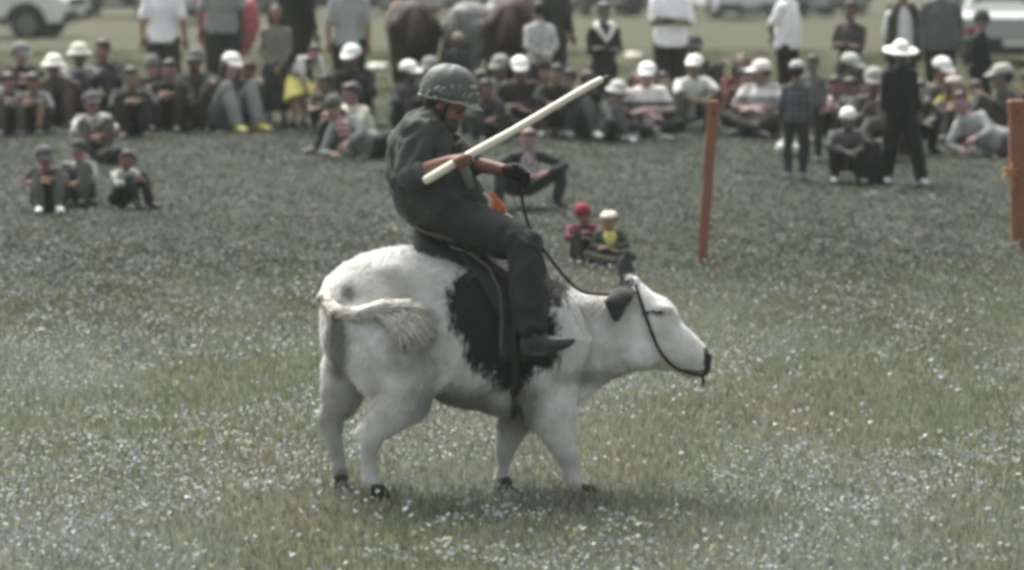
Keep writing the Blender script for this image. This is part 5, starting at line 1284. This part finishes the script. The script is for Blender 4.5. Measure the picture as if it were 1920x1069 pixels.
# ------------------------------------------------------------------ small things on the grass
def small():
    g, s = ground_pt(1472, 292); r = empty('carrier_bag', g); tag(r, 'crumpled white plastic bag on the grass left of the standing children', 'bag')
    b = MB(); b.ell(V(0, 0, .06), (.10, .08, .07)); b.ell(V(.09, .02, .05), (.09, .06, .05)); b.tube([V(.0, 0, .1), V(-.03, 0, .16), V(.02, 0, .18)], [.03, .02, .012])
    fused('sack', b, mat('white_plastic', (206, 208, 204), .5, noise=.1), r, .012, 1, fold=.014, ffreq=7)
    h = MB(); h.tube([V(.03, 0, .11), V(.06, 0, .18), V(.10, 0, .16), V(.11, 0, .09)], [.008]*4, n=6); link('handle', h.mesh('handle'), mat('white_plastic', (206, 208, 204), .5, noise=.1), r)
    g, s = ground_pt(1635, 338); r = empty('rucksack', g); tag(r, 'dark rucksack slumped between the crouching boy and the striding woman', 'bag')
    b = MB(); b.tube([V(0, 0, .05), V(0, 0, .20), V(0, 0, .33)], [.17, .19, .12], [.12, .13, .08], hint=(1, 0, 0)); fused('sack', b, mat('navy_canvas', (44, 50, 50), .8, noise=.2), r, .016, 2, fold=.010, ffreq=4)
    for sd in (-1, 1):
        h = MB(); h.tube([V(sd*.08, -.08, .34), V(sd*.09, -.16, .26), V(sd*.09, -.15, .10)], [.016]*3, n=8); link('strap', h.mesh('strap'), mat('black_plastic', (38, 41, 40), .6), r)
    g, s = ground_pt(216, 306); r = empty('rucksack', g); tag(r, 'black bag lying between the front left children and the girl behind', 'bag')
    b = MB(); b.tube([V(-.13, 0, .07), V(.02, 0, .09), V(.16, 0, .05)], [.07, .09, .05]); fused('sack', b, mat('black_canvas', (40, 46, 42), .8, noise=.2), r, .014, 2, fold=.008)
    h = MB(); h.tube([V(-.08, -.05, .14), V(0, -.08, .18), V(.09, -.05, .12)], [.010]*3, n=6); link('strap', h.mesh('strap'), mat('black_plastic', (38, 41, 40), .6), r)
    g, s = ground_pt(1562, 232); r = empty('black_bag', g); tag(r, 'large black bag beside the standing plaid shirt child', 'bag')
    b = MB(); b.tube([V(0, 0, .06), V(0, 0, .30)], [.22, .19], [.12, .10], hint=(1, 0, 0)); fused('sack', b, mat('black_canvas', (38, 42, 40), .8), r, .018, 2, fold=.01)
    h = MB(); h.tube([V(-.09, -.02, .33), V(0, -.02, .42), V(.09, -.02, .33)], [.012]*3, n=6); link('handle', h.mesh('handle'), mat('black_canvas', (38, 42, 40), .8), r)
    for i, (px, py, lab) in enumerate(((705, 128, 'flat white wrapper on the lawn left of the brown pony'), (1186, 108, 'scrap of pale paper on the lawn left of the heavy man'), (578, 60, 'pale crumpled sheet on the lawn behind the bending girl'))):
        g, s = ground_pt(px, py); P2 = []
        for a in range(12):
            t = a/12*6.283; P2.append((.16*math.cos(t)*(1+.25*math.sin(t*3+i)), .34*math.sin(t)*(1+.2*math.cos(t*2+i))))
        b = MB(); b.rings([[V(x*k_, y*k_, z+.012*math.sin(q*2.2+i)) for q, (x, y) in enumerate(P2)] for k_, z in ((1, .035), (.7, .075), (.3, .06), (.02, .07))]); o = link('litter', b.mesh('litter'), mat('paper', (196, 198, 188), .8), None, g); tag(o, lab, 'litter')
small()
bake_pending()
# ------------------------------------------------------------------ thin haze volume, added to lift the blacks
hz = MB(); hz.box(V(0, 390, -2.4), (260, 470, 6.6))
hm_, ht_, hb_ = newmat('added_haze_air')
for n_ in list(ht_.nodes):
    if n_.type != 'OUTPUT_MATERIAL': ht_.nodes.remove(n_)
pv = ht_.nodes.new('ShaderNodeVolumePrincipled'); pv.inputs['Density'].default_value = 0.0005; pv.inputs['Color'].default_value = (.80, .86, .80, 1)
ht_.links.new(pv.outputs[0], [n_ for n_ in ht_.nodes if n_.type == 'OUTPUT_MATERIAL'][0].inputs['Volume'])
ho = link('added_haze', hz.mesh('added_haze', smooth=False), hm_); tag(ho, 'thin pale haze added over the meadow', kind='stuff')
